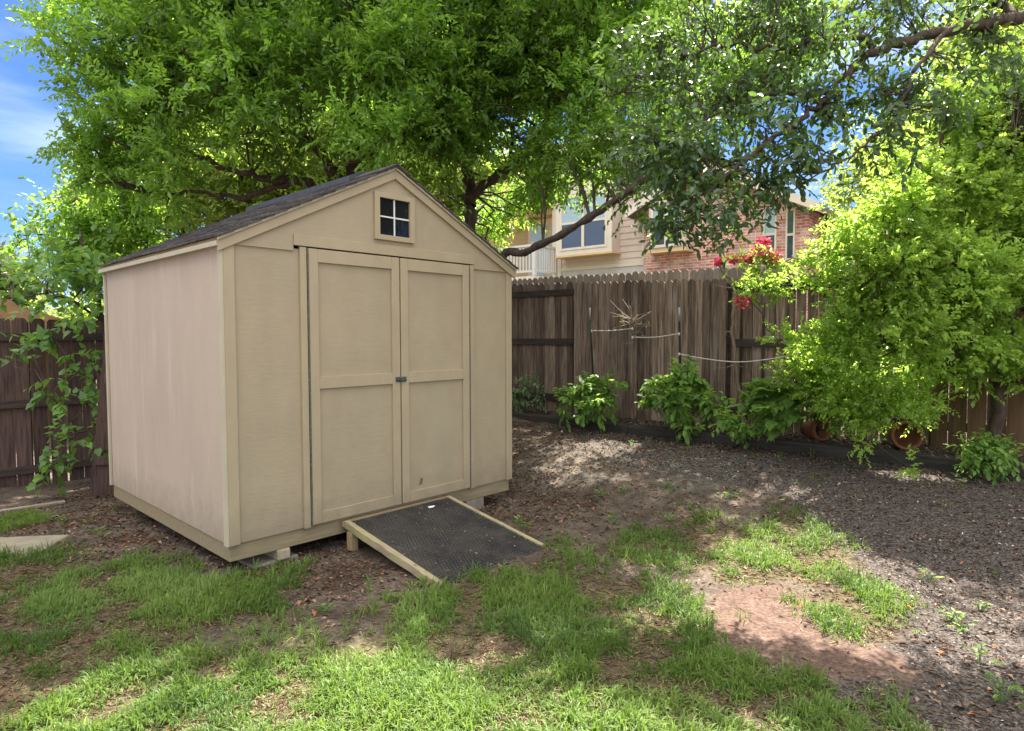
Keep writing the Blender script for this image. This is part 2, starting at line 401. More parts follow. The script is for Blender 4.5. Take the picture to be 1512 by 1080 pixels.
# ================================================================== garden shed
PAINT = M('khaki_paint', (.36, .297, .20), (.325, .268, .182), 5, (1, 1, .6), rough=.62, bump=.45, bscale=38, bstretch=(.35, 1, 1.6), dist=.004, c2=(.335, .295, .20), scale2=2.2, stretch2=(1.5, 1.5, .25), lo2=.55, hi2=.8)
TRIM = M('khaki_trim_paint', (.38, .312, .205), (.342, .282, .187), 7, (1, 1, .5), rough=.6, bump=.2, bscale=60, bstretch=(1, 1, .2), dist=.003)
PINKP = M('skylit_side_paint', (.435, .35, .275), (.40, .32, .252), 3, (1, 1, .5), rough=.7, bump=.25, bscale=38, bstretch=(1, .35, 1.6), dist=.004, c2=(.48, .41, .335), scale2=5, stretch2=(1, 1.6, .13), lo2=.55, hi2=.72)  # open-sky light painted in as a lighter, pinker tone; pale streaks are chalking
CREAM = M('cream_trim', (.44, .39, .285), (.39, .345, .25), 9, (1, 1, .4), rough=.6)
RAW = M('raw_lumber', (.36, .27, .155), (.27, .19, .10), 5, (1, 8, 8), rough=.8, bump=.3, c2=(.30, .27, .14), scale2=3)
RAWY = M('raw_lumber_front', (.27, .22, .135), (.21, .165, .1), 5, (1, 9, 9), rough=.8, bump=.3)
DARKIN = M('shed_underside', (.05, .04, .03), rough=.95)
GLASS = bpy.data.materials.new('window_glass'); GLASS.use_nodes = True
g = GLASS.node_tree.nodes['Principled BSDF']; g.inputs['Base Color'].default_value = (.012, .013, .015, 1); g.inputs['Roughness'].default_value = .03; g.inputs['Specular IOR Level'].default_value = .3
SHING = M('brown_shingle', (.09, .08, .076), (.048, .044, .043), 14, rough=.95, bump=.5, bscale=160, dist=.004, tint=.4, spec=.15)
VENT = M('ridge_vent_plastic', (.06, .066, .085), (.04, .045, .06), 20, rough=.7)
STEEL = M('dull_steel', (.13, .16, .15), (.08, .10, .10), 40, rough=.45, metal=.7)
WHITE = M('white_paint', (.72, .72, .70), (.66, .66, .64), 9, rough=.5)
def splash(m, z0, z1, amt, colr):
    nt = m.node_tree; L = nt.links.new; p = nt.nodes['Principled BSDF']; src = p.inputs['Base Color'].links[0].from_socket
    tc = _n(nt, 'TexCoord'); s = _n(nt, 'SeparateXYZ'); L(tc.outputs['Object'], s.inputs[0]); nz = _n(nt, 'TexNoise'); nz.inputs['Scale'].default_value = 9; nz.inputs['Detail'].default_value = 8; nz.inputs['Roughness'].default_value = .7; L(tc.outputs['Object'], nz.inputs[0])
    ma = _n(nt, 'Math', operation='MULTIPLY_ADD'); L(nz.outputs['Fac'], ma.inputs[0]); ma.inputs[1].default_value = .55; L(s.outputs[2], ma.inputs[2])
    mr = _n(nt, 'MapRange'); mr.inputs[1].default_value = z1; mr.inputs[2].default_value = z0; mr.inputs[4].default_value = amt; L(ma.outputs[0], mr.inputs[0])
    mx = _n(nt, 'Mix', data_type='RGBA'); L(mr.outputs[0], mx.inputs[0]); L(src, mx.inputs[6]); mx.inputs[7].default_value = (*colr, 1); L(mx.outputs[2], p.inputs['Base Color'])
for q in (PAINT, TRIM, PINKP): splash(q, .40, .72, .5, (.17, .135, .095))     # mud splashed up from the ground
W_, D_, ZB = 2.44, 2.32, .20
sh = empty('garden_shed', (*SHED.o, 0), SHED.yaw, 'khaki wooden garden shed with closed double doors and a small gable window', 'shed')
def part(name, mat, parent=sh, bevel=.002, smooth=False):
    def f(mb): return mb.build(name, mat, parent, bevel, smooth)
    return f
mb = MB(); mb.box(.0, W_, .0, .02, ZB, 2.0); part('front_wall', PAINT)(mb)
SL = .5; ZE = 2.0
def rl(x): return ZE + SL * (x if x < W_ / 2 else W_ - x)
mb = MB(); mb.prism([(.02, 1.985), (.44, 1.985), (.44, 2.075), (1.99, 2.075), (1.99, 1.985), (W_ - .02, 1.985), (W_ - .02, rl(.02)), (W_ / 2, rl(W_ / 2)), (.02, rl(.02))], -.012, -.0015); part('gable_panel', PAINT, bevel=0)(mb)
mb = MB(); mb.prism([(0, 2.0), (W_, 2.0), (W_, rl(0)), (W_ / 2, rl(W_ / 2)), (0, rl(0))], D_ - .02, D_); mb.box(0, W_, D_ - .02, D_, ZB, 1.999); part('back_wall', PAINT)(mb)
mb = MB()
mb.box(0, .02, .0205, 1.16, ZB, 1.98); mb.box(.001, .02, 1.164, D_ - .0205, ZB, 1.98)      # two sheets, a fine joint between them
o = part('side_wall', PINKP)(mb); tag(o, 'side wall coloured lighter and pinker for its open-sky light, with pale vertical streaks')
mb = MB(); mb.box(W_ - .02, W_, .0205, D_ - .0205, ZB, 1.98); part('side_wall', PAINT)(mb)
for x0, x1 in ((-.003, .062), (W_ - .062, W_ + .003)):
    mb = MB(); mb.box(x0, x1, -.017, -.0005, ZB - .002, 1.98); part('corner_trim', TRIM)(mb)
for y0, y1 in ((-.017, .03), (D_ - .03, D_ + .002)):
    mb = MB(); mb.box(-.018, -.0035 if y0 < 0 else -.0005, y0, y1, ZB - .002, 1.955); part('corner_trim', CREAM)(mb)
for x0, x1 in ((.478, .522), (1.948, 1.99)):
    mb = MB(); mb.box(x0, x1, -.022, -.0005, ZB - .002, 2.012); part('door_trim', TRIM)(mb)
mb = MB(); mb.box(.437, 1.995, -.026, -.0005, 2.018, 2.088); part('head_trim', TRIM)(mb)
HINGE = M('hinge_metal', (.20, .20, .17), (.09, .09, .08), 30, (1, 1, 3), rough=.5, metal=.5)
def door(x0, x1, hinge_left):
    z0, z1 = .212, 2.008
    mb = MB(); mb.box(x0, x1, -.008, -.001, z0 + .002, z1 - .002); d = part('door', PAINT)(mb)
    for a, b_ in ((x0, x0 + .066), (x1 - .066, x1)):
        mb = MB(); mb.box(a, b_, -.026, -.0085, z0, z1); part('door_stile', TRIM, d)(mb)
    for a, b_ in ((z0, z0 + .075), (1.1, 1.18), (z1 - .085, z1)):
        mb = MB(); mb.box(x0 + .0665, x1 - .0665, -.0255, -.0085, a, b_); part('door_rail', TRIM, d)(mb)
    hx = x0 - .006 if hinge_left else x1 + .006
    mb = MB(); z = z0 + .01
    while z < z1 - .03:
        mb.tube([(hx, -.026, z), (hx, -.026, z + .016)], .0055, 6); z += .021
    mb.box(hx - .003, hx + .003, -.0255, -.015, z0, z1)
    part('piano_hinge', HINGE, d, 0)(mb)
    return d
door(.535, 1.248, True); d2 = door(1.259, 1.935, False)
mb = MB()                                                            # scuff where the paint is knocked off
mb.add([(1.42, -.0095, .315), (1.455, -.0095, .325), (1.462, -.0095, .36), (1.44, -.0095, .375), (1.43, -.0095, .345)], [(0, 1, 2, 3, 4)])
part('scuff_mark', M('scuff', (.16, .13, .09), (.10, .08, .06), 60, rough=.9), d2, 0)(mb)
mb = MB(); mb.box(1.205, 1.243, -.034, -.0265, 1.112, 1.148); mb.box(1.262, 1.297, -.034, -.0265, 1.112, 1.148)
mb.tube([(1.21, -.037, 1.130), (1.292, -.037, 1.130)], .006, 8); mb.box(1.236, 1.268, -.046, -.0345, 1.116, 1.142)
part('door_latch', STEEL, bevel=.001)(mb)
# gable window
wx0, wx1, wz0, wz1 = 1.04, 1.387, 2.122, 2.452
fr = MB(); t = .042
fr.box(wx0, wx0 + t, -.036, -.0125, wz0, wz1); fr.box(wx1 - t, wx1, -.036, -.0125, wz0, wz1)
fr.box(wx0 + t, wx1 - t, -.0355, -.0125, wz0, wz0 + t - .006); fr.box(wx0 + t, wx1 - t, -.0355, -.0125, wz1 - t + .006, wz1)
gw = part('window_frame', TRIM)(fr)
mb = MB(); mb.box(wx0 + t, wx1 - t, -.016, -.0125, wz0 + .036, wz1 - .036); part('pane', GLASS, gw, 0)(mb)
mb = MB(); cx, cz = (wx0 + wx1) / 2, (wz0 + wz1) / 2
mb.box(cx - .005, cx + .005, -.022, -.0162, wz0 + .037, wz1 - .037); mb.box(wx0 + t, cx - .0052, -.0215, -.0162, cz - .005, cz + .005); mb.box(cx + .0052, wx1 - t, -.0215, -.0162, cz - .005, cz + .005)
part('muntin', WHITE, gw, 0)(mb)
# roof: two decks with stepped shingle courses, rakes, fascias
OV, FO = .036, .045
def slope(side):
    mb = MB(); n = 15; X0, X1 = -OV, W_ / 2
    for k in range(n):
        a, b_ = X0 + (X1 - X0) * k / n, X0 + (X1 - X0) * (k + 1) / n
        y = -FO - .012; r = random.Random(k * 3 + side)
        y += -r.random() * .2
        while y < D_ + .03:
            wdt = .16 + r.random() * .12; ya, yb = max(y, -FO - .012), min(y + wdt - .004, D_ + .03)
            if yb - ya > .01:
                mb.tint = r.random(); h = .006 * r.random()
                za, zb = ZE + SL * a + .038 + .011 + h, ZE + SL * b_ + .038 + .004
                P = [(a - .012, ya, za - .006), (a - .012, yb, za - .006), (b_, yb, zb), (b_, ya, zb)]
                Q = [(x, yy, z - .011) for x, yy, z in P]
                if side: P = [(W_ - x, yy, z) for x, yy, z in P]; Q = [(W_ - x, yy, z) for x, yy, z in Q]
                f = [(0, 1, 2, 3), (7, 6, 5, 4), (0, 4, 5, 1), (1, 5, 6, 2), (2, 6, 7, 3), (3, 7, 4, 0)]
                if not side: f = [tuple(reversed(q)) for q in f]
                mb.add(P + Q, f)
            y += wdt
    return mb
def lay(x0, x1, dz0, dz1, y0, y1, side, top=None):
    f = lambda x: ZE + SL * x
    pr = [(x0, f(x0) + dz0), (x1, f(x1) + dz0), (x1, f(x1) + dz1), (x0, f(x0) + dz1)]
    if side: pr = [(W_ - x, z) for x, z in pr][::-1]
    m = MB(); m.prism(pr, y0, y1); return m
for s in (0, 1):
    rf = part('roof_deck', RAW, bevel=0)(lay(-OV + .006, W_ / 2, .018, .034, -FO + .005, D_ + .025, s))
    part('shingles', SHING, rf, 0)(slope(s))
    part('rake_board', TRIM)(lay(-OV, W_ / 2 - .0007, -.046, .017, -.032, -.0125, s))
    part('rake_moulding', CREAM)(lay(-OV - .006, W_ / 2 - .0007, .018, .036, -FO, -.035 + .001, s))
    x = -OV - .012 if not s else W_ + OV
    mb = MB(); mb.box(x, x + .012, -.03, D_ + .02, ZE - SL * OV - .016, ZE - SL * OV + .014); part('fascia', CREAM if not s else TRIM)(mb)
    x0, x1 = (-OV, -.019) if not s else (W_ + .004, W_ + OV - .001)
    mb = MB(); mb.box(x0, x1, -.011, D_ + .018, ZE - SL * OV - .012, ZE - SL * OV - .006); part('soffit', TRIM, bevel=0)(mb)
zr = rl(W_ / 2) - .014
mb = MB(); mb.prism([(W_ / 2 - .15, zr - .012), (W_ / 2 - .145, zr + .03), (W_ / 2, zr + .092), (W_ / 2 + .145, zr + .03), (W_ / 2 + .15, zr - .012), (W_ / 2, zr + .062)], .34, 2.05); part('ridge_vent', VENT)(mb)
mb = MB()
mb.tint = .6
for k in range(6):
    y0 = -FO - .012 + k * .068
    mb.prism([(W_ / 2 - .12, zr + .003), (W_ / 2, zr + .064 + .0005 * k), (W_ / 2 + .12, zr + .003), (W_ / 2 + .12, zr + .010), (W_ / 2, zr + .073 + .0005 * k), (W_ / 2 - .12, zr + .010)], y0, y0 + .066)
part('ridge_cap', SHING, bevel=0)(mb)
for (x0, x1, y0, y1), m in zip(((.008, W_ - .008, .012, .05), (.008, W_ - .008, D_ - .05, D_ - .012), (.008, .05, .0505, D_ - .0505), (W_ - .05, W_ - .008, .0505, D_ - .0505)), (RAWY, RAWY, RAWY, RAWY)):
    mb = MB(); mb.box(x0, x1, y0, y1, .095, ZB - .001); part('floor_beam', m, bevel=.004)(mb)
mb = MB(); mb.box(.051, W_ - .051, .051, D_ - .051, .165, .199); part('floor', DARKIN)(mb)

# what the shed stands on
BLOCK = M('weathered_block', (.40, .34, .24), (.30, .25, .17), 9, (4, 1, 4), rough=.85, bump=.4)
CONC = M('grey_concrete', (.27, .235, .195), (.18, .155, .13), 12, rough=.95, bump=.5, bscale=60)
def support(a, b, wx, wy, z0, z1, mat, nm, label, cat, rot=0):
    p_ = SHED.world(a, b, z0); e = MB(); e.box(-wx / 2, wx / 2, -wy / 2, wy / 2, 0, z1 - z0)
    for i in range(6): pass
    o = e.build(nm, mat, None, .006); o.location = p_; o.rotation_euler = (0, 0, SHED.yaw + rot); return tag(o, label, cat, 'supports under the shed')
support(.345, .20, .085, .40, .028, .094, BLOCK, 'support_block', 'short pale lumber block under the left front of the shed', 'block')
support(.30, .13, .30, .22, -.03, .0275, CONC, 'concrete_pad', 'flat concrete pad under the lumber block at the shed front', 'pad', .05)
support(2.03, .11, .2, .19, -.02, .094, CONC, 'support_block', 'grey concrete block under the right front of the shed', 'block')
support(.25, 2.1, .09, .3, -.06, .094, BLOCK, 'support_block', 'lumber block under the back left of the shed', 'block')
support(2.15, 2.1, .2, .19, -.02, .094, CONC, 'support_block', 'concrete block under the back right of the shed', 'block')

# ================================================================== ramp with rubber mat
rp = empty('ramp', (*SHED.world(.76, 0)[:2], 0), SHED.yaw, 'low wooden ramp with a black rubber mat at the shed doors', 'ramp')
RW, RLn, RZ = .965, 1.0, .178
def rz(v): return RZ + (v + .03) / (RLn - .03) * (RZ - .012)         # v runs from -.03 to -RLn
MAT = bpy.data.materials.new('black_rubber'); MAT.use_nodes = True; nt = MAT.node_tree; L = nt.links.new
p = nt.nodes['Principled BSDF']; p.inputs['Roughness'].default_value = .8; p.inputs['Specular IOR Level'].default_value = .2
tc = _n(nt, 'TexCoord'); nz = _n(nt, 'TexNoise'); nz.inputs['Scale'].default_value = 4; nz.inputs['Detail'].default_value = 9; L(tc.outputs['Object'], nz.inputs[0])
cr = _n(nt, 'ValToRGB'); e = cr.color_ramp.elements; e[0].position = .4; e[0].color = (.016, .0165, .018, 1); e[1].position = .72; e[1].color = (.075, .062, .05, 1)
L(nz.outputs['Fac'], cr.inputs[0]); L(cr.outputs[0], p.inputs['Base Color'])
dk = M('ramp_plywood', (.25, .2, .13), rough=.85)
mb = MB(); mb.prism([(0, 0)], 0, 0) if False else None
def sloped(x0, x1, v0, v1, d0, d1):
    m = MB(); a, b_ = rz(v0), rz(v1)
    m.add([(x0, v1, b_ + d0), (x1, v1, b_ + d0), (x1, v0, a + d0), (x0, v0, a + d0), (x0, v1, b_ + d1), (x1, v1, b_ + d1), (x1, v0, a + d1), (x0, v0, a + d1)],
          [(0, 3, 2, 1), (4, 5, 6, 7), (0, 1, 5, 4), (1, 2, 6, 5), (2, 3, 7, 6), (3, 0, 4, 7)]); return m
sloped(.03, RW - .03, -.03, -RLn + .02, -.03, -.012).build('ramp_deck', dk, rp)
m = sloped(.052, RW - .045, -.035, -RLn - .03, -.0115, .0)
mt = m.build('rubber_mat', MAT, rp, 0)
# raised honeycomb rings of the mat
hv, hf = MB(), None
nxh, nyh = 34, 36
cellx = (RW - .11) / nxh
celly = (RLn - .0) / nyh
for j in range(nyh):
    for i in range(nxh):
        cx_ = .062 + (i + .5 + (.5 if j % 2 else 0)) * cellx; v = -.045 - (j + .5) * celly
        if cx_ > RW - .06: continue
        z = rz(v); r0, r1 = .0125, .0075; vs = []
        for ring, zz in ((r0, .0005), (r1, .009)):
            for k in range(6):
                t = math.pi / 3 * k; yy = v + ring * math.sin(t); vs.append((cx_ + ring * math.cos(t), yy, rz(yy) + zz))
        hv.add(vs, [(k, (k + 1) % 6, 6 + (k + 1) % 6, 6 + k) for k in range(6)] + [(6, 7, 8, 9, 10, 11)])
hv.build('mat_studs', M('worn_rubber', (.022, .022, .023), (.06, .054, .047), 5, rough=.75, spec=.25), mt)
EDGE = M('weathered_edge_board', (.36, .30, .2), (.25, .2, .125), 6, (6, 1, 6), rough=.85, bump=.5, bscale=22, bstretch=(5, 1, 5), c2=(.34, .32, .15), scale2=3, lo2=.5, hi2=.68)
for x0, x1, ex in ((0, .05, .02), (RW - .043, RW, 0)):
    m = MB(); n = 14; vs = []
    r = random.Random(int(x0 * 100))
    for i in range(n + 1):
        v = -.02 - (RLn - .02 + ex) * i / n; a = x0 + (r.random() * .012 if x0 == 0 else 0); b_ = x1 - (0 if x0 == 0 else r.random() * .008)
        vs += [(a, v, rz(v) - .04), (b_, v, rz(v) - .04), (b_, v, rz(v) + .007), (a, v, rz(v) + .009)]
    fs = []
    for i in range(n):
        for k in range(4): fs.append((i * 4 + k, (i + 1) * 4 + k, (i + 1) * 4 + (k + 1) % 4, i * 4 + (k + 1) % 4))
    fs += [(0, 1, 2, 3), (n * 4 + 3, n * 4 + 2, n * 4 + 1, n * 4)]
    m.add(vs, fs); m.build('edge_board', EDGE, rp, .002)
m = MB(); m.box(.0, RW, -.0195, .003, rz(-.02) - .035, rz(-.02) + .006); m.build('top_board', RAW, rp, .002)
for x in (.004, RW - .06):
    m = MB(); m.box(x, x + .055, -.11, -.055, -.01, rz(-.11) - .041); m.build('ramp_leg', RAW, rp, .003)
ps = MB(); ps.add([(0, 0, .002), (.035, .004, .005), (.05, .02, .012), (.022, .028, .004), (-.006, .018, .009), (.02, .012, .014)], [(0, 1, 5), (1, 2, 5), (2, 3, 5), (3, 4, 5), (4, 0, 5)])
o = ps.build('paper_scrap', WHITE); o.location = SHED.world(.76 + .66, -.13, rz(-.13) + .004); o.rotation_euler = (0, 0, .3)
tag(o, 'crumpled white paper scrap on the black ramp mat', 'litter')

# ================================================================== fences
WOOD = M('weathered_fence_wood', (.27, .195, .145), (.085, .061, .047), 5, (9, 9, .55), rough=.9, bump=.5, bscale=20, bstretch=(6, 6, .3), tint=.55, spec=.15, c2=(.33, .285, .24), scale2=2.6, stretch2=(4, 4, .5), lo2=.55, hi2=.8)
WOODR = M('brown_fence_wood', (.16, .10, .058), (.085, .053, .032), 5, (9, 9, .55), rough=.9, bump=.5, bscale=20, bstretch=(6, 6, .3), tint=.3, spec=.15)
WOODD = M('dark_fence_wood', (.13, .085, .072), (.055, .037, .035), 5, (9, 9, .55), rough=.9, bump=.5, bscale=20, bstretch=(6, 6, .3), tint=.35, spec=.15, c2=(.13, .08, .05), scale2=2)
WOODP = M('silvered_fence_wood', (.36, .31, .25), (.22, .18, .145), 5, (9, 9, .55), rough=.9, bump=.5, bscale=20, bstretch=(6, 6, .3), tint=.25, spec=.15)
RAIL = M('dark_rail_wood', (.075, .055, .045), (.035, .027, .024), 5, (.6, 8, 8), rough=.9, bump=.5, bscale=20, bstretch=(.5, 6, 6), tint=.2)
def pickets(a0, a1, b, base, top, wd, gap, seed, ear=.028, th=.017, topfn=None, wide_gap=.12):
    mb = MB(); r = random.Random(seed); a = a0
    while a + wd * .5 < a1:
        w2 = wd * (.95 + .1 * r.random()); mb.tint = .12 + .76 * r.random()
        tz = (topfn(a) if topfn else top) + r.uniform(-.012, .012); bz = base + r.uniform(-.02, .02); lean = r.uniform(-.004, .004); bb = b + r.uniform(0, .004)
        x0, x1 = a, min(a + w2, a1)
        e = min(ear, (x1 - x0) * .35)
        mb.prism([(x0, bz), (x1, bz), (x1 + lean, tz - e), (x1 - e * .8 + lean, tz), (x0 + e * .8 + lean, tz), (x0 + lean, tz - e)], bb, bb + th)
        a += w2 + (gap * (.3 + r.random()) if r.random() > wide_gap else gap * 2.6)
    return mb
fe = empty('wood_fence', (0, 9.25, 0), RF.yaw, 'brown dog-eared picket fence with rails on alternate panels, beyond the planting bed', 'fence')
def tpR(a): return 2.19 - .035 * min(max(a, 0), 3)
for a0, a1, b, wd, gp, mat, sd_ in ((-3.4, 1.10, .0, .089, .006, WOOD, 1), (1.12, 3.2, -.058, .089, .005, WOOD, 2), (3.22, 5.12, 0, .094, .015, WOOD, 3), (5.14, 9.6, -.058, .132, .005, WOODR, 4)):
    pickets(a0, a1, b, .38, 2.1, wd, gp, sd_, topfn=tpR).build('picket_panel', mat, fe)
    for z in (.60, 1.36, 2.0 - .008 * a0):
        mb = MB(); y0, y1 = (b - .04, b - .001) if b == 0 else (b + .0225, b + .0565)
        mb.box(a0 + .01, a1 - .012, y0, y1, z - .042, z + .042); mb.build('fence_rail', RAIL, fe, .003)
for a in (-1.1, 1.11, 3.21, 5.13, 7.4):
    mb = MB(); mb.box(a - .045, a + .045, .0255, .115, .1, 2.02); mb.build('fence_post', RAIL, fe, .004)
mb = MB(); mb.box(3.3, 4.35, -.12, -.005, 2.045 - .028, 2.062 - .028); mb.build('shelf_board', WOODP, fe, .002)     # loose board lying on the top rail
fb = empty('wood_fence', RF.world(0, .20), RF.yaw, 'taller silvery picket fence standing right behind the brown fence', 'fence')
pickets(-3.4, 3.8, 0, .36, 2.26, .089, .008, 9, topfn=lambda a: 2.285 - .018 * max(a, -1), wide_gap=.04).build('picket_panel', WOODP, fb)
for z in (.7, 1.9):
    mb = MB(); mb.box(-3.4, 3.8, .0215, .06, z - .04, z + .04); mb.build('fence_rail', RAIL, fb)
fl = empty('wood_fence', (-5.3, 6.6, 0), LF.yaw, 'dark picket fence with three rails at the left behind the vine', 'fence')
pickets(-3.6, 4.7, 0, -.17, 1.63, .137, .008, 21).build('picket_panel', WOODD, fl)
for z in (.03, .735, 1.44):
    mb = MB(); mb.tint = .7; mb.box(-3.6, 4.7, -.04, -.001, z - .04, z + .04); mb.build('fence_rail', RAIL, fl, .003)
for a in (-2.2, .2, 2.6):
    mb = MB(); mb.box(a - .045, a + .045, .0185, .11, -.4, 1.6); mb.build('fence_post', RAIL, fl, .003)

# loose fence panel leaning behind the shed
P0, P1 = at(130, 731, 6.0), at(150, 441, 6.1)
pl = empty('fence_panel', (P0[0], P0[1], 0), R(24), 'loose brown board panel leaning upright behind the pinkish shed wall', 'panel')
h_ = P1[2] - P0[2]; dx = .215
for k in range(4):
    mb = MB(); mb.tint = .3 + .15 * k; x = k * .146
    mb.prism([(x, P0[2]), (x + .143, P0[2] + .0), (x + .143 + dx * (1 if k else 1), P1[2]), (x + dx, P1[2])], 0, .019); mb.build('board', WOODD, pl, .002)
for z, x in ((.22, .02), (1.0, .118), (1.63, .2)):
    mb = MB(); mb.tint = .6; mb.box(x + .045, .58 + x, -.032, -.001, z, z + .085); mb.build('batten', WOODD, pl, .003)

# ================================================================== planting bed edge
TIM = M('dark_landscape_timber', (.062, .056, .05), (.028, .027, .026), 4, (.6, 7, 7), rough=.92, bump=.6, bscale=14, bstretch=(.6, 7, 7), c2=(.10, .06, .045), scale2=3, stretch2=(.6, 2, 2), lo2=.58, hi2=.72, spec=.15)
for a0, a1, d0, d1, lb in ((.1, 2.25, .50, .57, 'dark timber edging the bed, the length nearest the shed'), (2.26, 4.7, .58, .6, 'dark timber edging the bed, the middle length below the pots'), (4.71, 8.6, .60, .61, 'dark timber edging the bed, the longest length at the right')):
    mb = MB(); L0 = math.hypot(a1 - a0, d1 - d0); n = 10; vs = []; r = random.Random(int(a0 * 10))
    for i in range(n + 1):
        x = L0 * i / n; j = lambda: r.uniform(-.006, .006)
        vs += [(x, -.05 + j(), -.06), (x, .045 + j(), -.06), (x, .045 + j(), .098 + j()), (x, .03, .112 + j()), (x, -.035, .112 + j()), (x, -.05 + j(), .098 + j())]
    fs = [(i * 6 + k, (i + 1) * 6 + k, (i + 1) * 6 + (k + 1) % 6, i * 6 + (k + 1) % 6) for i in range(n) for k in range(6)] + [(0, 1, 2, 3, 4, 5), tuple(n * 6 + k for k in (5, 4, 3, 2, 1, 0))]
    mb.add(vs, fs); o = mb.build('landscape_timber', TIM, None, .004)
    w0, w1 = RF.world(a0, -d0), RF.world(a1, -d1); f0 = gz(*RF.world(a0, -d0 - .15)[:2]); f1 = gz(*RF.world(a1, -d1 - .15)[:2])
    o.location = (w0[0], w0[1], f0 + .0); o.rotation_euler = (0, -math.atan2(f1 - f0, L0), math.atan2(w1[1] - w0[1], w1[0] - w0[0]))
    tag(o, lb, 'timber edging', 'timbers edging the bed')

# ================================================================== stakes, strings, canes, pots
GREENM = M('green_stake_paint', (.018, .035, .025), (.012, .022, .017), 30, rough=.8, spec=.1)
GREYT = M('bare_stake_end', (.33, .35, .36), (.25, .26, .27), 30, rough=.5, metal=.4)
ROPE = M('white_rope', (.62, .6, .55), (.5, .48, .44), 60, rough=.9)
def bp(px, py, b): a, z = RF.hit(px, py, b); return RF.world(a, b, z)
def stake(top, bot, b, label, grey=.16):
    t, q = bp(*top, b), bp(*bot, b); q[2] = float(gz(q[0], q[1])) - .05
    e = empty('garden_stake', q, 0, label, 'stake', 'green stakes in the bed')
    d = t - q; k = 1 - grey / np.linalg.norm(d)
    m = MB(); m.tube([(0, 0, 0), d * k], .012, 8); m.build('stake_shaft', GREENM, e, 0, True)
    m = MB(); m.tube([d * k, d], .0125, 8); m.build('stake_end', GREYT, e, 0, True)
stake((871, 455), (879, 600), -.35, 'green metal stake with grey end, nearest the shed')
stake((1003, 455), (1006, 620), -.35, 'green metal stake with grey end above the middle leafy plant')
stake((1221, 447), (1205, 640), -.30, 'green metal stake with grey end beside the sunlit shrub')
def string(pts, label):
    m = MB(); P = curve(pts, 6); m.tube(P, .0055, 6)
    for k in (0, -1): m.tube([P[k] + np.array([0, 0, -.02]), P[k] + np.array([0, 0, .012])], .011, 6)
    o = m.build('string', ROPE, None, 0, True); tag(o, label, 'string', 'white strings tied between the stakes')
string([bp(874, 489, -.37), bp(905, 489, -.37), bp(934, 486, -.37)], 'short white string between the stake nearest the shed and the dead cane')
string([bp(934, 499, -.37), bp(968, 499, -.37), bp(1003, 494, -.37)], 'white string between the dead cane and the middle stake')
string([bp(1003, 524, -.37), bp(1040, 531, -.36), bp(1085, 536, -.36), bp(1130, 533, -.34), bp(1218, 518, -.32)], 'long white string from the middle stake to the stake beside the shrub')
BARK = M('brown_bark', (.11, .08, .06), (.045, .034, .028), 9, (3, 3, .6), rough=.95, bump=.8, bscale=30, bstretch=(3, 3, .5), dist=.02)
DEAD = M('dead_cane', (.20, .14, .10), (.10, .07, .05), 20, (3, 3, .7), rough=.9, bump=.4)
PALE = M('dry_twig', (.33, .27, .2), (.2, .16, .12), 20, rough=.9)
DRYL = leafmat('dry_leaf', (.20, .13, .08), (.38, .30, .2), (.3, .2, .1), .2)
rng = np.random.default_rng(31)
def cane(pts, r0, label, twigs, tw_from, tw_len, dry):
    b = pts[0]; e = empty('dead_cane', b, 0, label, 'vine'); m = MB()
    P = curve([p - b for p in pts], 5, .006, rng); m.tube(P, np.linspace(r0, r0 * .55, len(P)), 7); m.build('stem', DEAD, e, 0, True)
    if twigs:
        tips = []
        for k in range(twigs):
            s = P[int(len(P) * (tw_from + (1 - tw_from) * rng.random())) - 1]; d = unit(np.array([rng.normal(), rng.normal() * .4, abs(rng.normal()) * .7 - .1]))
            L0 = tw_len * (.4 + .8 * rng.random()); q = s + d * L0 * .5 + rng.normal(size=3) * .04; t = q + d * L0 * .4 + rng.normal(size=3) * .05 + np.array([0, 0, -.07 * rng.random()])
            m = MB(); m.tube([s, q, t], [.005, .0035, .002], 4, False); m.build('twig', PALE, e, 0); tips.append(t)
        tips = np.array(tips)
        C = tips[rng.choice(len(tips), dry)]
        V, T, tt = leaf_arrays(C, unit(rng.normal(size=(dry, 3)) * .5 + [0, 0, -1]), np.full(dry, .06), np.full(dry, .02), rng.random(dry), rng, 'oval', .2)
        for q in range(dry): npmesh('dry_leaf', V[q * 7:q * 7 + 7], T[q * 6:q * 6 + 6] - q * 7, tt[q * 7:q * 7 + 7], DRYL, e)
cane([bp(938, 622, -.33), bp(937, 560, -.33), bp(934, 500, -.33), bp(933, 470, -.33)], .020, 'dead brown cane with dry twigs between two stakes', 30, .72, .27, 12)
cane([bp(1100, 642, -.33), bp(1092, 590, -.30), bp(1086, 540, -.28), bp(1082, 480, -.22), bp(1083, 425, -.14), bp(1066, 400, -.12), bp(1064, 368, -.1)], .026, 'tall thin dark cane climbing past the fence top', 7, .3, .22, 4)
TERRA = M('terracotta', (.26, .105, .055), (.17, .07, .04), 9, rough=.9, bump=.3, c2=(.13, .09, .06), scale2=7)
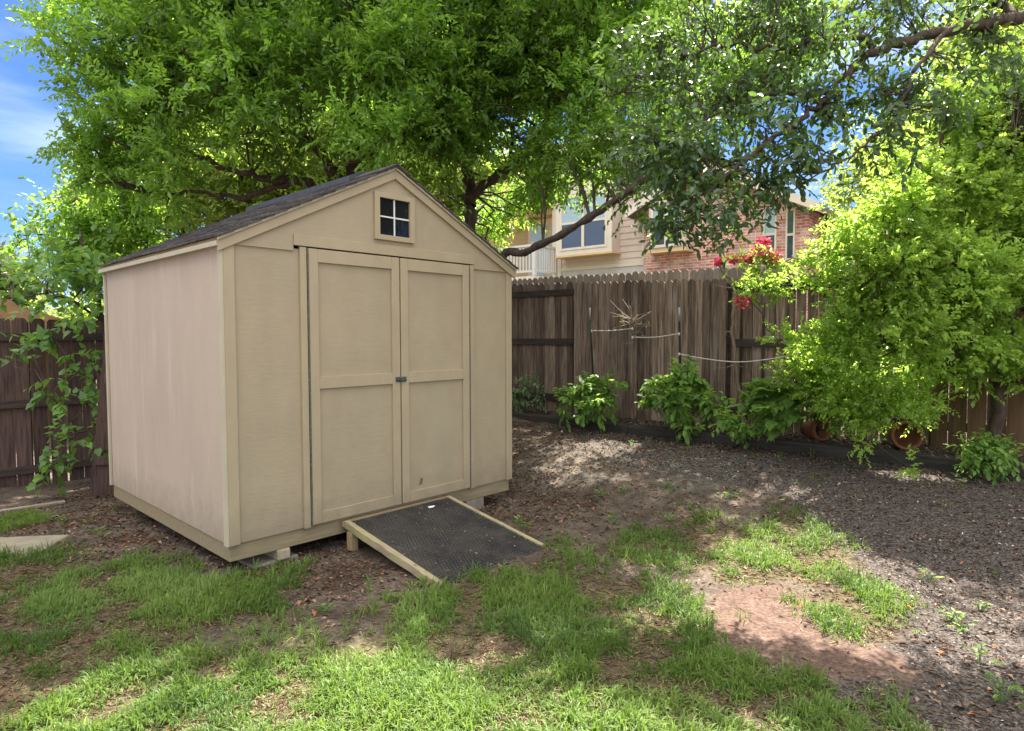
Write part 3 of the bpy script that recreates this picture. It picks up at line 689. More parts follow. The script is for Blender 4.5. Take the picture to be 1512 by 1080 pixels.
def pot(px, py, b, r, rot, label):
    a, z = RF.hit(px, py, b); p_ = RF.world(a, b, 0); z = float(gz(p_[0], p_[1]))
    e = empty('flower_pot', (p_[0], p_[1], z + r * .93), 0, label, 'flower pot', 'terracotta pots in the bed')
    def lathe(pr, name, n=28):
        m = MB(); vs = [(q * math.cos(2 * math.pi * k / n), q * math.sin(2 * math.pi * k / n), h) for q, h in pr for k in range(n)]
        c = len(pr); m.add(vs, [(i * n + k, i * n + (k + 1) % n, ((i + 1) % c) * n + (k + 1) % n, ((i + 1) % c) * n + k) for i in range(c - 1) for k in range(n)])
        o = m.build(name, TERRA, e, 0, True); o.rotation_euler = (R(86), 0, rot); return o
    h = r * 1.8
    lathe([(.001, -h), (r * .62, -h), (r * .9, -r * .4), (r * .9, 0), (r * .80, 0), (r * .80, -r * .4), (r * .55, -h + .015), (.001, -h + .015)], 'pot_body')
    lathe([(r * .905, -r * .38), (r, -r * .36), (r, .012), (r * .93, .02), (r * .805, .012), (r * .79, -.03)], 'pot_rim')
pot(1213, 655, -.34, .115, R(22), 'terracotta pot lying on its side at the foot of the shrub, nearer the shed')
pot(1338, 676, -.36, .135, R(-14), 'terracotta pot lying on its side half hidden by leaves, farther right')
mb = MB(); mb.box(-.30, .30, -.22, .22, -.05, .016); o = mb.build('stepping_stone', M('pale_stone', (.27, .235, .175), (.18, .16, .12), 6, rough=.95, bump=.5, c2=(.25, .27, .18), scale2=3), None, .02)
o.location = (*atz(8, 806)[:2], 0.0); o.rotation_euler = (0, 0, R(8)); tag(o, 'flat pale stepping stone sunk in dirt at the left edge', 'stepping stone')
q0, q1 = atz(-40, 752, -.08), atz(95, 733, -.08)
mb = MB(); v = q1 - q0; mb.box(0, np.linalg.norm(v[:2]), -.03, .03, 0, .022); o = mb.build('loose_board', WOODP, None, .003); o.location = (*q0[:2], gz(*q0[:2]) + .005); o.rotation_euler = (0, 0, math.atan2(v[1], v[0])); tag(o, 'narrow loose board lying on the dirt below the left fence', 'board')

# ================================================================== house beyond the fence
SIDING = M('beige_lap_siding', (.72, .60, .535), (.66, .55, .49), 3, rough=.7)
HTRIM = M('cream_house_trim', (.78, .70, .60), (.72, .64, .54), 5, rough=.6)
SOFF = M('bounce_yellow_tan', (.74, .55, .30), (.66, .48, .26), 4, rough=.7)  # yellow bounce light put into the soffit colour; porch beam and door share it
BROWN = M('tan_porch_wall', (.50, .36, .2), (.44, .31, .18), 4, rough=.8)
ROOFM = M('grey_roof_shingle', (.20, .19, .185), (.12, .115, .115), 12, (1, 1, 4), rough=.95, bump=.4)
PGLASS = bpy.data.materials.new('house_glass'); PGLASS.use_nodes = True
g = PGLASS.node_tree.nodes['Principled BSDF']; g.inputs['Base Color'].default_value = (.05, .07, .11, 1); g.inputs['Roughness'].default_value = .04; g.inputs['Specular IOR Level'].default_value = 1
BLIND = M('pale_blind', (.40, .52, .58), (.34, .46, .54), 2, (1, 1, 30), rough=.35, spec=.8)
CONW = M('pale_stucco', (.62, .6, .58), (.54, .52, .5), 3, rough=.9)
BRICK = bpy.data.materials.new('red_brick'); BRICK.use_nodes = True; nt = BRICK.node_tree; L = nt.links.new
p = nt.nodes['Principled BSDF']; p.inputs['Roughness'].default_value = .9; p.inputs['Specular IOR Level'].default_value = .15
tc = _n(nt, 'TexCoord'); sx = _n(nt, 'SeparateXYZ'); ad = _n(nt, 'Math', operation='ADD'); cx_ = _n(nt, 'CombineXYZ')
L(tc.outputs['Object'], sx.inputs[0]); L(sx.outputs[0], ad.inputs[0]); L(sx.outputs[1], ad.inputs[1]); L(ad.outputs[0], cx_.inputs[0]); L(sx.outputs[2], cx_.inputs[1])
bt = _n(nt, 'TexBrick'); L(cx_.outputs[0], bt.inputs['Vector']); bt.inputs['Scale'].default_value = 1; bt.inputs['Brick Width'].default_value = .22; bt.inputs['Row Height'].default_value = .075; bt.inputs['Mortar Size'].default_value = .008
bt.inputs['Color1'].default_value = (.50, .17, .13, 1); bt.inputs['Color2'].default_value = (.70, .45, .40, 1); bt.inputs['Mortar'].default_value = (.7, .63, .58, 1); bt.inputs['Bias'].default_value = -.1
nz = _n(nt, 'TexNoise'); nz.inputs['Scale'].default_value = 3; nz.inputs['Detail'].default_value = 6; L(tc.outputs['Object'], nz.inputs[0])
hs = _n(nt, 'HueSaturation'); mr = _n(nt, 'MapRange'); mr.inputs[1].default_value = .3; mr.inputs[2].default_value = .7; mr.inputs[3].default_value = .6; mr.inputs[4].default_value = 1.35; L(nz.outputs['Fac'], mr.inputs[0]); L(mr.outputs[0], hs.inputs['Value'])
L(bt.outputs['Color'], hs.inputs['Color']); L(hs.outputs[0], p.inputs['Base Color'])
hs_ = empty('house', (2.4, 20, 0), HO.yaw, 'two storey beige siding and red brick house behind the fence', 'house')
def hp(name, mat, boxes, parent=hs_, bevel=0):
    m = MB()
    for q in boxes: m.box(*q)
    return m.build(name, mat, parent, bevel)
def lap(a0, a1, b, z0, z1, parent=hs_, step=.19):
    m = MB(); z = z0
    while z < z1: m.add([(a0, b - .022, z), (a1, b - .022, z), (a1, b, min(z + step, z1)), (a0, b, min(z + step, z1)), (a0, b, z), (a1, b, z)], [(0, 1, 2, 3), (4, 5, 1, 0)]); z += step
    m.box(a0, a1, b + .002, b + .15, z0, z1); return m.build('siding_wall', SIDING, parent)
def window(a0, a1, z0, z1, b, parent, nx=2, blind=True, fw=.07):
    m = MB(); m.box(a0, a0 + fw, b - .05, b - .001, z0, z1); m.box(a1 - fw, a1, b - .05, b - .001, z0, z1)
    m.box(a0 + fw, a1 - fw, b - .05, b - .001, z0, z0 + fw); m.box(a0 + fw, a1 - fw, b - .05, b - .001, z1 - fw, z1)
    wi = (a1 - a0 - 2 * fw)
    for k in range(1, nx): c = a0 + fw + wi * k / nx; m.box(c - .045, c + .045, b - .048, b - .001, z0 + fw, z1 - fw)
    zm = (z0 + z1) / 2
    m.box(a0 + fw, a1 - fw, b - .036, b - .001, zm - .03, zm + .03)
    f = m.build('window', HTRIM, parent)
    q = MB(); q.box(a0 + fw, a1 - fw, b - .02, b - .002, z0 + fw, zm - .03); q.build('pane', PGLASS, f)
    q = MB(); q.box(a0 + fw, a1 - fw, b - .02, b - .002, zm + .03, z1 - fw); q.build('pane', BLIND if blind else PGLASS, f)
lap(-1.1, 2.05, 0, 3.55, 7.2)
hp('foundation_wall', CONW, [(-1.1, 2.05, -.01, .15, .3, 3.55)])
hp('side_wall', SIDING, [(-1.1, -.95, .1505, 6, .3, 7.2)])
hp('drip_board', HTRIM, [(-1.1, 2.05, -.04, -.0105, 3.5, 3.6)])
hp('corner_trim', HTRIM, [(-1.16, -1.02, -.06, -.023, 3.3, 7.2)]); hp('porch_column', HTRIM, [(-1.36, -1.2, -.06, .1, 3.3, 7.2)]); hp('corner_trim', HTRIM, [(1.87, 2.05, -.05, -.023, 3.6, 7.2)])
bay = hp('bay_window', SIDING, [(-.86, 1.12, -.5, -.023, 3.93, 6.6)])
hp('bay_soffit', SOFF, [(-.9, 1.16, -.54, -.024, 3.87, 3.929)], bay)
hp('bay_trim', HTRIM, [(-.88, 1.14, -.53, -.5005, 3.931, 4.07), (-.88, -.72, -.53, -.5005, 4.0705, 6.6), (.98, 1.14, -.53, -.5005, 4.0705, 6.6), (-.7195, .9795, -.53, -.5005, 5.72, 6.6)], bay)
window(-.72, .98, 4.07, 5.72, -.5, bay)
# porch recess and deck
hp('porch_wall', BROWN, [(-6, -1.37, 1.6, 1.75, 3.3, 7.2)])
hp('porch_ceiling', BROWN, [(-6, -1.37, -1.0, 1.59, 6.25, 6.35), (-6, -1.37, -1.1, -1.001, 6.1, 6.9)])
hp('porch_beam', SOFF, [(-6, -1.37, 1.3, 1.599, 5.72, 5.9)])
dr = hp('porch_door', SOFF, [(-3.6, -1.5, 1.52, 1.599, 3.36, 5.6)])
hp('pane', BLIND, [(-3.5, -2.75, 1.5, 1.519, 3.6, 5.4), (-2.55, -2.1, 1.5, 1.519, 3.6, 5.4), (-1.95, -1.6, 1.5, 1.519, 3.6, 5.4)], dr)
fan = MB(); fan.tube([(-2.6, .4, 6.24), (-2.6, .4, 5.95)], .03, 8)
for k in range(5): c_, s_ = math.cos(k * 1.2566), math.sin(k * 1.2566); fan.add([(-2.6 + c_ * .12 - s_ * .05, .4 + s_ * .12 + c_ * .05, 5.96), (-2.6 + c_ * .12 + s_ * .05, .4 + s_ * .12 - c_ * .05, 5.94), (-2.6 + c_ * .65 + s_ * .07, .4 + s_ * .65 - c_ * .07, 5.93), (-2.6 + c_ * .65 - s_ * .07, .4 + s_ * .65 + c_ * .07, 5.95)], [(0, 1, 2, 3)])
fan.build('ceiling_fan', BROWN, hs_)
hp('deck_floor', HTRIM, [(-6, -1.2, -1.2, 1.59, 3.15, 3.3)])
rw = MB(); rw.box(-6, -1.2, -1.2, -1.12, 4.22, 4.28); rw.box(-6, -1.2, -1.19, -1.13, 3.42, 3.48); rw.box(-1.28, -1.2, -1.1, -.07, 4.221, 4.281); rw.box(-1.27, -1.21, -1.1, -.07, 3.421, 3.481)
for a in (-1.29, -3.4, -5.5): rw.box(a, a + .1, -1.21, -1.11, 3.3, 4.33)
a = -5.95
while a < -1.3: rw.box(a, a + .04, -1.18, -1.14, 3.48, 4.22); a += .125
y = -1.03
while y < -.1: rw.box(-1.26, -1.22, y, y + .04, 3.481, 4.221); y += .125
rw.build('deck_railing', WHITE, hs_)
for q in (-1.35, -4.6): hp('deck_post', HTRIM, [(q, q + .15, -1.2, -1.05, .3, 3.149)])
hp('main_roof', ROOFM, [(-6.6, 2.6, -.7, 7, 7.2, 7.35)])
hp('roof_fascia', HTRIM, [(-6.6, 2.6, -.74, -.7005, 7.1, 7.36)])
# brick gable
A0, A1, GB = 2.052, 6.5, -.28
ap = (A0 + A1) / 2 - .45; zr0 = 4.52; zap = zr0 + (A1 - ap) * .5
m = MB(); m.prism([(A0, .3), (A1, .3), (A1, zr0), (ap, zap), (A0, zap - (ap - A0) * .5)], GB, 5); m.build('brick_wall', BRICK, hs_)
m = MB(); x = A1 + .35; m.prism([(ap, zap + .02), (x, zap + .02 - (x - ap) * .5), (x, zap + .2 - (x - ap) * .5), (ap, zap + .2)], GB - .42, 5.4); m.build('gable_roof', ROOFM, hs_)
m = MB(); m.prism([(ap, zap - .01), (x, zap - .01 - (x - ap) * .5), (x, zap + .21 - (x - ap) * .5), (ap, zap + .21)], GB - .46, GB - .4205); m.build('gable_fascia', HTRIM, hs_)
m = MB(); m.prism([(ap, zap - .005), (x, zap - .005 - (x - ap) * .5), (x, zap + .018 - (x - ap) * .5), (ap, zap + .018)], GB - .42, GB - .001); m.build('gable_soffit', SOFF, hs_)
m = MB(); x = A0 - .35; m.prism([(x, zap + .02 - (ap - x) * .5), (ap - .001, zap + .02), (ap - .001, zap + .2), (x, zap + .2 - (ap - x) * .5)], GB - .42, 5.4); m.build('gable_roof', ROOFM, hs_)
m = MB(); m.prism([(x, zap - .01 - (ap - x) * .5), (ap - .001, zap - .01), (ap - .001, zap + .21), (x, zap + .21 - (ap - x) * .5)], GB - .46, GB - .4205); m.build('gable_fascia', HTRIM, hs_)
b2 = hp('bay_window', SIDING, [(2.42, 3.5, GB - .4, GB - .001, 3.78, 5.05)])
hp('bay_soffit', SOFF, [(2.38, 3.54, GB - .44, GB - .001, 3.72, 3.779)], b2)
hp('bay_roof', HTRIM, [(2.36, 3.56, GB - .46, GB - .001, 5.051, 5.12)], b2)
window(2.5, 3.42, 3.86, 4.98, GB - .4, b2)
window(5.42, 5.76, 3.3, 4.66, GB, hs_, 1, True, .045); window(5.98, 6.2, 3.3, 4.55, GB, hs_, 1, False, .04)
hp('brick_wing', BRICK, [(6.5, 12, 1.6, 5, .3, 3.95)])
m = MB(); m.prism([(6.52, 3.96), (12.5, 3.96), (12.5, 4.1), (9.5, 5.2), (6.52, 4.5)], 1.1, 5.5); m.build('wing_roof', ROOFM, hs_)
hp('wing_fascia', HTRIM, [(6.52, 12.5, 1.06, 1.099, 3.9, 4.12)])
window(6.75, 7.15, 2.6, 3.6, 1.6, hs_, 1, True, .05)

# tan roofed outbuilding beyond the left fence
nb = empty('garden_shed', (-8.6, 10.2, 0), R(38), 'tan roofed neighbour shed just showing over the left fence', 'shed')
m = MB(); m.box(-1.3, 1.3, -1, 1, -.2, 1.6); m.build('wall', WOODR, nb)
m = MB(); m.prism([(-1.55, 1.42), (1.55, 1.42), (1.55, 1.5), (0, 2.2), (-1.55, 1.5)], -1.25, 1.25); m.build('roof', M('tan_roof', (.33, .19, .10), (.26, .155, .085), 8, rough=.9), nb)

# ================================================================== trees and plants
G_TREE = leafmat('broad_tree_leaf', (.04, .092, .014), (.165, .31, .045), (.44, .74, .07), .47, rough=.4)
G_FAR = leafmat('far_leaf', (.08, .14, .025), (.19, .28, .05), (.55, .7, .1), .45)
G_OAK = leafmat('oak_leaf', (.022, .05, .020), (.065, .125, .034), (.22, .38, .05), .28, rough=.42, spec=.55)
G_MYR = leafmat('myrtle_leaf', (.09, .185, .022), (.27, .43, .07), (.60, .84, .12), .52, rough=.38)
G_VINE = leafmat('vine_leaf', (.05, .13, .03), (.15, .29, .06), (.38, .62, .08), .42, rough=.42)
G_PLANT = leafmat('garden_leaf', (.06, .135, .03), (.19, .32, .075), (.48, .72, .12), .42, rough=.5, spec=.25)
G_GRASS = leafmat('grass_blade', (.048, .098, .02), (.15, .232, .05), (.27, .42, .06), .35, rough=.5, spec=.25, old=(.30, .24, .13))
def crown_mesh(name, mat, parent, base, C, sp, rng, blend=None):
    V, T, tt, o, e = sprays(rng, C, **sp)
    return npmesh(name, V - base, T, tt, mat, parent), o, e
def tree(name, label, cat, base, limbs, blobs, ncl, sp, mat, seed, group=None, net=(.016, .004), jit=.02, bark=BARK, shell=2.2, twigs=True, extra=None, cut=None):
    rng = np.random.default_rng(seed); base = np.array(base, float)
    root = empty(name, base, 0, label, cat, group); nodes = []; m = MB()
    for pts, r0, r1, *jj in limbs: limb(m, [np.array(q) - base for q in pts], r0, r1, rng, nodes, jit=jj[0] if jj else jit)
    C, k = in_blobs(rng, blobs, ncl, shell)
    if extra is not None: C = np.concatenate([C, extra])
    if cut is not None: C = C[cut(C)]
    twig_net(m, rng, nodes, C - base, *net)
    m.build('trunk', bark, root, 0, True)
    cm, o, e = crown_mesh('crown', mat, root, base, C, sp, rng)
    return root
def gp(x, y, dz=-.05): return np.array([x, y, float(gz(x, y)) + dz])
# big tree close behind the shed
Y0 = 8.0; b0 = gp(-2.05, 8.3)
tree('broadleaf_tree', 'large bright green tree with several stems close behind the shed', 'tree', b0, [
    ([b0, gp(-2.03, 8.25, 1.2), at(522, 265, 8.2), at(527, 215, 8.1), at(520, 150, 8.0), at(505, 60, 7.9), at(490, -80, 7.9)], .13, .035),
    ([at(520, 290, 8.2), at(490, 245, 8.0), at(455, 205, 7.8), at(400, 180, 7.6), at(330, 140, 7.3), at(240, 100, 7.1)], .075, .02),
    ([at(525, 275, 8.2), at(548, 225, 8.0), at(575, 150, 7.7), at(600, 60, 7.4), at(620, -60, 7.2)], .07, .025),
    ([gp(-2.05, 8.25, 1.6), at(470, 290, 8.0), at(430, 265, 7.8), at(380, 262, 7.6), at(310, 235, 7.4), at(240, 215, 7.2)], .08, .02),
    ([at(430, 268, 7.8), at(360, 290, 7.7), at(290, 280, 7.5), at(220, 285, 7.3)], .045, .015),
    ([at(400, 180, 7.6), at(340, 70, 7.5), at(280, -20, 7.4)], .04, .015)],
    pblobs([(130, 70, 75, 7.2), (150, 150, 85, 7.2), (190, 60, 110, 7.3), (225, 150, 110, 7.0), (190, 240, 80, 7.2), (150, 200, 60, 7.3), (300, 60, 120, 7.2), (330, 170, 110, 6.9), (400, 40, 130, 7.4), (440, 130, 110, 6.9), (470, 20, 140, 7.6), (560, 90, 120, 7.0), (560, 185, 70, 6.8), (300, 230, 60, 7.8), (640, 60, 110, 7.4),
            (250, -90, 130, 7.4), (380, -140, 160, 7.5), (520, -170, 180, 7.6), (660, -120, 150, 7.7), (130, -30, 90, 7.4), (420, 30, 150, 8.8), (560, 40, 150, 9.0), (300, 80, 130, 8.8), (500, -300, 170, 7.6), (360, -280, 130, 7.4), (600, 225, 40, 7.2)]),
    740, dict(per_cluster=16, per_twig=13, cl_r=.14, twig_len=.30, leafL=.076, leafW=.033, up=.35, droop=.35, shape='rhomb', flat=.6, ctint=.38), G_TREE, 11)
# second tree with the dark forked trunk
b1 = gp(-.52, 8.5)
tree('broadleaf_tree', 'dark trunked tree forking above the right roof slope, its low limb crossing the house', 'tree', b1, [
    ([b1, gp(-.53, 8.45, 1.0), at(692, 340, 8.4), at(694, 285, 8.35), at(694, 240, 8.3), at(700, 150, 8.2), at(706, 60, 8.1), at(700, -60, 8.0)], .12, .035),
    ([at(694, 300, 8.35), at(715, 275, 8.2), at(755, 250, 8.0), at(785, 215, 7.8), at(815, 160, 7.6), at(840, 80, 7.4)], .075, .025),
    ([at(694, 290, 8.35), at(725, 262, 8.2), at(752, 235, 8.3), at(770, 150, 8.4)], .045, .02),
    ([at(694, 245, 8.3), at(668, 170, 8.1), at(672, 90, 8.0)], .045, .02), ([at(785, 215, 7.8), at(880, 170, 7.9), at(1000, 130, 8.2), at(1130, 80, 8.6)], .04, .012),
    ([gp(-.52, 8.45, .5), at(735, 393, 7.6), at(775, 373, 7.2), at(830, 347, 6.8), at(880, 316, 6.5), at(925, 286, 6.3), at(960, 262, 6.2)], .055, .03, .004)],
    pblobs([(690, 90, 95, 7.5), (760, 60, 110, 7.6), (840, 40, 110, 7.4), (900, 80, 90, 7.2), (760, 150, 90, 7.8), (850, 150, 85, 7.3), (920, 160, 70, 7.0), (690, 190, 70, 7.4), (810, 225, 55, 7.3), (880, 225, 50, 6.8), (650, 150, 70, 7.5), (640, 270, 38, 7.6), (665, 225, 45, 7.6), (740, 300, 42, 9.6), (725, 345, 30, 9.8),
            (760, -80, 140, 7.7), (880, -60, 120, 7.4), (650, -60, 120, 7.8), (800, -200, 150, 7.7), (940, 20, 90, 7.2), (800, 60, 120, 8.8), (790, 280, 35, 9.3), (960, 210, 45, 6.6), (1000, 60, 100, 8.2), (1080, 120, 80, 8.5), (1150, 70, 90, 8.8), (1010, 190, 65, 8.0), (800, 255, 38, 9.5), (860, 258, 36, 9.2), (790, 318, 18, 9.6), (945, 300, 34, 6.6), (960, 350, 18, 6.4)]),
    640, dict(per_cluster=15, per_twig=13, cl_r=.17, twig_len=.28, leafL=.072, leafW=.032, up=.3, droop=.4, shape='rhomb', flat=.6, ctint=.38), G_TREE, 12)
# trees beyond the fences
for (x, y), blobs, n, sd_, lb in (
    ((-6.6, 13.0), [(210, 330, 70, 13), (290, 290, 75, 12.6), (370, 270, 80, 12.5), (330, 220, 80, 13), (430, 250, 75, 13), (170, 290, 60, 13), (250, 230, 70, 13.5)], 250, 21, 'sunlit tree beyond the back corner, left of the shed roof'),
    ((-2.6, 14.0), [(500, 250, 80, 14), (580, 250, 80, 14), (640, 290, 60, 14), (690, 300, 50, 14), (540, 180, 90, 14.5), (690, 230, 65, 14), (720, 330, 35, 14)], 230, 22, 'sunlit tree beyond the fence behind the shed peak')):
    b = gp(x, y)
    tree('background_tree', lb, 'tree', b, [([b, b + [.1, 0, 1.6], b + [-.1, .1, 3], b + [.1, 0, 4.4]], .14, .04), ([b + [0, 0, 2], b + [.8, 0, 3], b + [1.6, 0, 4]], .06, .02), ([b + [0, 0, 1.8], b + [-.9, 0, 2.9], b + [-1.7, 0, 3.6]], .06, .02)],
         pblobs(blobs), n, dict(per_cluster=12, per_twig=11, cl_r=.3, twig_len=.45, leafL=.12, leafW=.055, up=.3, droop=.2, shape='rhomb', flat=.5), G_FAR, sd_, net=(.025, .008))
b = gp(7.6, 10.8)
tree('background_tree', 'tall sunlit green tree beyond the fence at the right', 'tree', b, [([b, b + [.1, 0, 2.0], b + [-.1, .1, 3.6], b + [.1, 0, 5.6]], .16, .05), ([b + [0, 0, 2.4], b + [-.9, 0, 3.4], b + [-1.6, 0, 4.4]], .07, .02), ([b + [0, 0, 2.6], b + [.9, -.3, 3.6], b + [1.7, -.5, 4.6]], .07, .02)],
     pblobs([(1330, 230, 70, 10.5), (1400, 180, 90, 10.3), (1470, 130, 100, 10.3), (1520, 220, 90, 10.3), (1380, 290, 70, 10), (1290, 290, 50, 10), (1480, 280, 90, 10), (1560, 60, 110, 10.5), (1450, 30, 60, 10.5), (1550, 330, 80, 10)]),
     300, dict(per_cluster=12, per_twig=11, cl_r=.25, twig_len=.4, leafL=.10, leafW=.045, up=.3, droop=.2, shape='rhomb', flat=.5), G_FAR, 23, net=(.025, .008))
b = gp(-26, 32, -.1)
tree('background_tree', 'distant olive green tree at the far left edge', 'tree', b, [([b, b + [.2, 0, 2.5], b + [0, 0, 5]], .3, .1)], [(b + [0, 0, 4.2], 1.5), (b + [1.1, 0, 3.3], 1.2), (b + [-1.5, 0, 3.6], 1.5), (b + [.3, 0, 2.4], 1.4)], 120,
     dict(per_cluster=10, per_twig=9, cl_r=.4, twig_len=.8, leafL=.26, leafW=.11, up=.3, droop=.3, shape='rhomb', flat=.5), leafmat('olive_leaf', (.05, .07, .03), (.12, .15, .06), (.25, .3, .1), .3), 24, net=(.05, .02))
for i, (px, r, Y, lb) in enumerate(((-60, 2.0, 21, 'low bushy tree beyond the left fence below the distant olive tree'), (130, 1.7, 19, 'low bushy tree beyond the left fence next to the shed'))):
    b = at(px, 495, Y); b[2] = -.3
    tree('background_tree', lb, 'tree', b, [([b, b + [.1, 0, 1], b + [0, 0, 2]], .12, .04)], [(b + [0, 0, 1.7], r * .8), (b + [r * .7, 0, 1.3], r * .6), (b + [-r * .7, 0, 1.4], r * .6)], 110,
         dict(per_cluster=10, per_twig=10, cl_r=.3, twig_len=.5, leafL=.16, leafW=.08, up=.3, droop=.2, shape='rhomb', flat=.5), G_FAR, 40 + i, net=(.03, .01))

# vine-leaved tree at the left fence
b = gp(-4.35, 7.1)
ex = np.array([at(px, py, Y) for px, py, Y in [(40, 425, 6.4), (85, 405, 6.3), (120, 385, 6.3), (60, 445, 6.3), (130, 432, 6.2), (20, 440, 6.5), (100, 470, 6.2), (70, 500, 6.2), (40, 515, 6.2), (110, 520, 6.1), (20, 530, 6.3), (85, 555, 6.1), (62, 572, 6.1), (115, 590, 6.0), (88, 590, 6.1), (70, 480, 6.2), (140, 480, 6.2),
    (90, 665, 6.0), (65, 655, 6.1), (110, 645, 6.0), (75, 680, 6.0), (130, 630, 6.1), (130, 530, 6.3), (140, 560, 6.3), (30, 395, 6.5), (75, 385, 6.5), (50, 415, 6.5), (110, 400, 6.5), (145, 385, 6.5), (95, 375, 6.5), (10, 425, 6.6), (25, 415, 6.9), (60, 395, 6.9), (100, 390, 6.9), (135, 400, 6.8), (80, 430, 6.8), (45, 440, 6.8), (120, 450, 6.7), (140, 430, 6.6), (5, 400, 6.8), (110, 440, 6.3), (150, 410, 6.3), (140, 365, 6.3), (100, 425, 6.5), (20, 405, 6.6), (60, 400, 6.6)]])
tree('vine_tree', 'broad leaved vine hanging over the dark fence left of the shed', 'vine', b, [
    ([b, b + [0, -.1, .8], at(150, 470, 6.9), at(140, 400, 6.7), at(120, 340, 6.7)], .04, .012), ([at(150, 470, 6.9), at(110, 440, 6.5), at(60, 430, 6.4), at(20, 440, 6.4)], .018, .006),
    ([b + [0, 0, .9], at(140, 540, 6.5), at(100, 560, 6.2), at(60, 575, 6.1)], .014, .005), ([b + [0, 0, .4], at(140, 625, 6.4), at(100, 650, 6.1), at(70, 675, 6.0)], .012, .004)],
    pblobs([(140, 360, 40, 6.6), (100, 390, 40, 6.5)]), 10, dict(per_cluster=3, per_twig=7, cl_r=.03, twig_len=.24, leafL=.078, leafW=.058, up=-.1, droop=.5, shape='heart', flat=.75, ctint=.3, spread=.7), G_VINE, 25, net=(.007, .003), extra=ex)
b = gp(-4.9, 8.6)
tree('slender_tree', 'thin open crowned tree with sky showing through, above the left fence', 'tree', b, [([b, b + [0, 0, 1.2], at(150, 380, 8.3), at(130, 320, 8.2), at(110, 290, 8.1)], .05, .015), ([at(150, 390, 8.3), at(90, 350, 8.1), at(40, 345, 8.0)], .02, .006), ([at(160, 400, 8.3), at(200, 350, 8.3), at(200, 300, 8.3)], .03, .01)],
     pblobs([(110, 300, 38, 8.1), (90, 345, 45, 8.0), (45, 345, 28, 8.0), (60, 380, 30, 8.0), (150, 330, 50, 8.2), (190, 310, 50, 8.2), (130, 380, 40, 8.1), (35, 295, 8, 8.0), (215, 350, 45, 8.2)]), 84, dict(per_cluster=7, per_twig=10, cl_r=.06, twig_len=.3, leafL=.07, leafW=.038, up=.1, droop=.3, shape='oval', flat=.6), G_TREE, 26, net=(.009, .003))

# oak overhanging from the right
b = gp(5.2, 4.4)
tree('oak_tree', 'large dark leaved oak whose boughs hang in from the upper right', 'tree', b, [
    ([b, b + [0, 0, 1.2], b + [-.1, 0, 2.6], at(1640, 14, 4.4), at(1560, 18, 4.35)], .17, .044), ([at(1600, 10, 4.38), at(1512, 27, 4.3), at(1400, 48, 4.25), at(1310, 72, 4.2), at(1265, 98, 4.15), at(1225, 140, 4.1), at(1180, 180, 4.05), at(1120, 225, 4.0), at(1050, 280, 3.95), at(1000, 340, 3.9)], .045, .008),
    ([at(1310, 72, 4.2), at(1230, 60, 4.3), at(1150, 75, 4.4), at(1060, 70, 4.5), at(960, 110, 4.6), at(890, 150, 4.6)], .022, .006), ([at(1225, 140, 4.1), at(1140, 140, 4.2), at(1060, 170, 4.2), at(970, 210, 4.2)], .018, .005),
    ([at(1400, 48, 4.25), at(1350, 110, 4.0), at(1320, 180, 3.9), at(1260, 230, 3.85), at(1215, 255, 3.8)], .018, .005), ([at(1512, 27, 4.3), at(1460, 0, 4.5), at(1380, -40, 4.6), at(1250, -60, 4.7), at(1100, -50, 4.8)], .03, .008), ([b + [-.1, 0, 2.6], b + [-.2, .8, 4.6], b + [-.6, 1.7, 5.9], b + [-1.4, 2.5, 6.6]], .08, .02), ([b + [-.2, .8, 4.6], b + [.3, 1.8, 6.0], b + [.3, 2.8, 6.8]], .05, .015)],
    pblobs([(1000, 260, 62, 4.05), (1060, 300, 55, 3.95), (960, 215, 55, 4.2), (1040, 220, 60, 4.1), (1110, 250, 55, 4.0), (1015, 335, 24, 3.9), (920, 180, 40, 4.4), (1010, 120, 70, 4.4), (1090, 150, 70, 4.2), (1150, 200, 60, 4.05), (1160, 90, 75, 4.3), (1240, 60, 60, 4.2), (1230, 150, 60, 4.1), (1200, 225, 40, 3.9), (1300, 150, 60, 4.0), (1290, 215, 45, 3.9), (1340, 60, 60, 4.2), (1400, 110, 60, 4.1), (1370, 180, 45, 4.0), (1470, 80, 60, 4.2), (1450, 10, 60, 4.4), (1300, -10, 80, 4.5), (1150, -20, 90, 4.6), (1040, 30, 80, 4.6), (960, 60, 60, 4.7), (1500, 130, 40, 4.2), (930, 120, 50, 4.6), (1010, 300, 55, 4.0), (1060, 330, 45, 3.95), (1160, 275, 40, 3.9), (980, 320, 34, 4.1), (1085, 315, 30, 4.0)]),
    330, dict(per_cluster=5, per_twig=7, cl_r=.05, twig_len=.16, leafL=.055, leafW=.026, up=-.1, droop=.8, shape='oval', flat=.45, ctint=.3), G_OAK, 27, net=(.006, .0025), jit=.012,
    extra=in_blobs(np.random.default_rng(3), [(np.array([3.5, 7.0, 6.6]), .75), (np.array([4.5, 7.1, 6.8]), .9), (np.array([4.0, 6.3, 6.3]), .7), (np.array([5.0, 6.2, 6.4]), .9), (np.array([5.6, 7.2, 6.9]), .9), (np.array([4.4, 8.0, 7.2]), .8)], 170)[0])

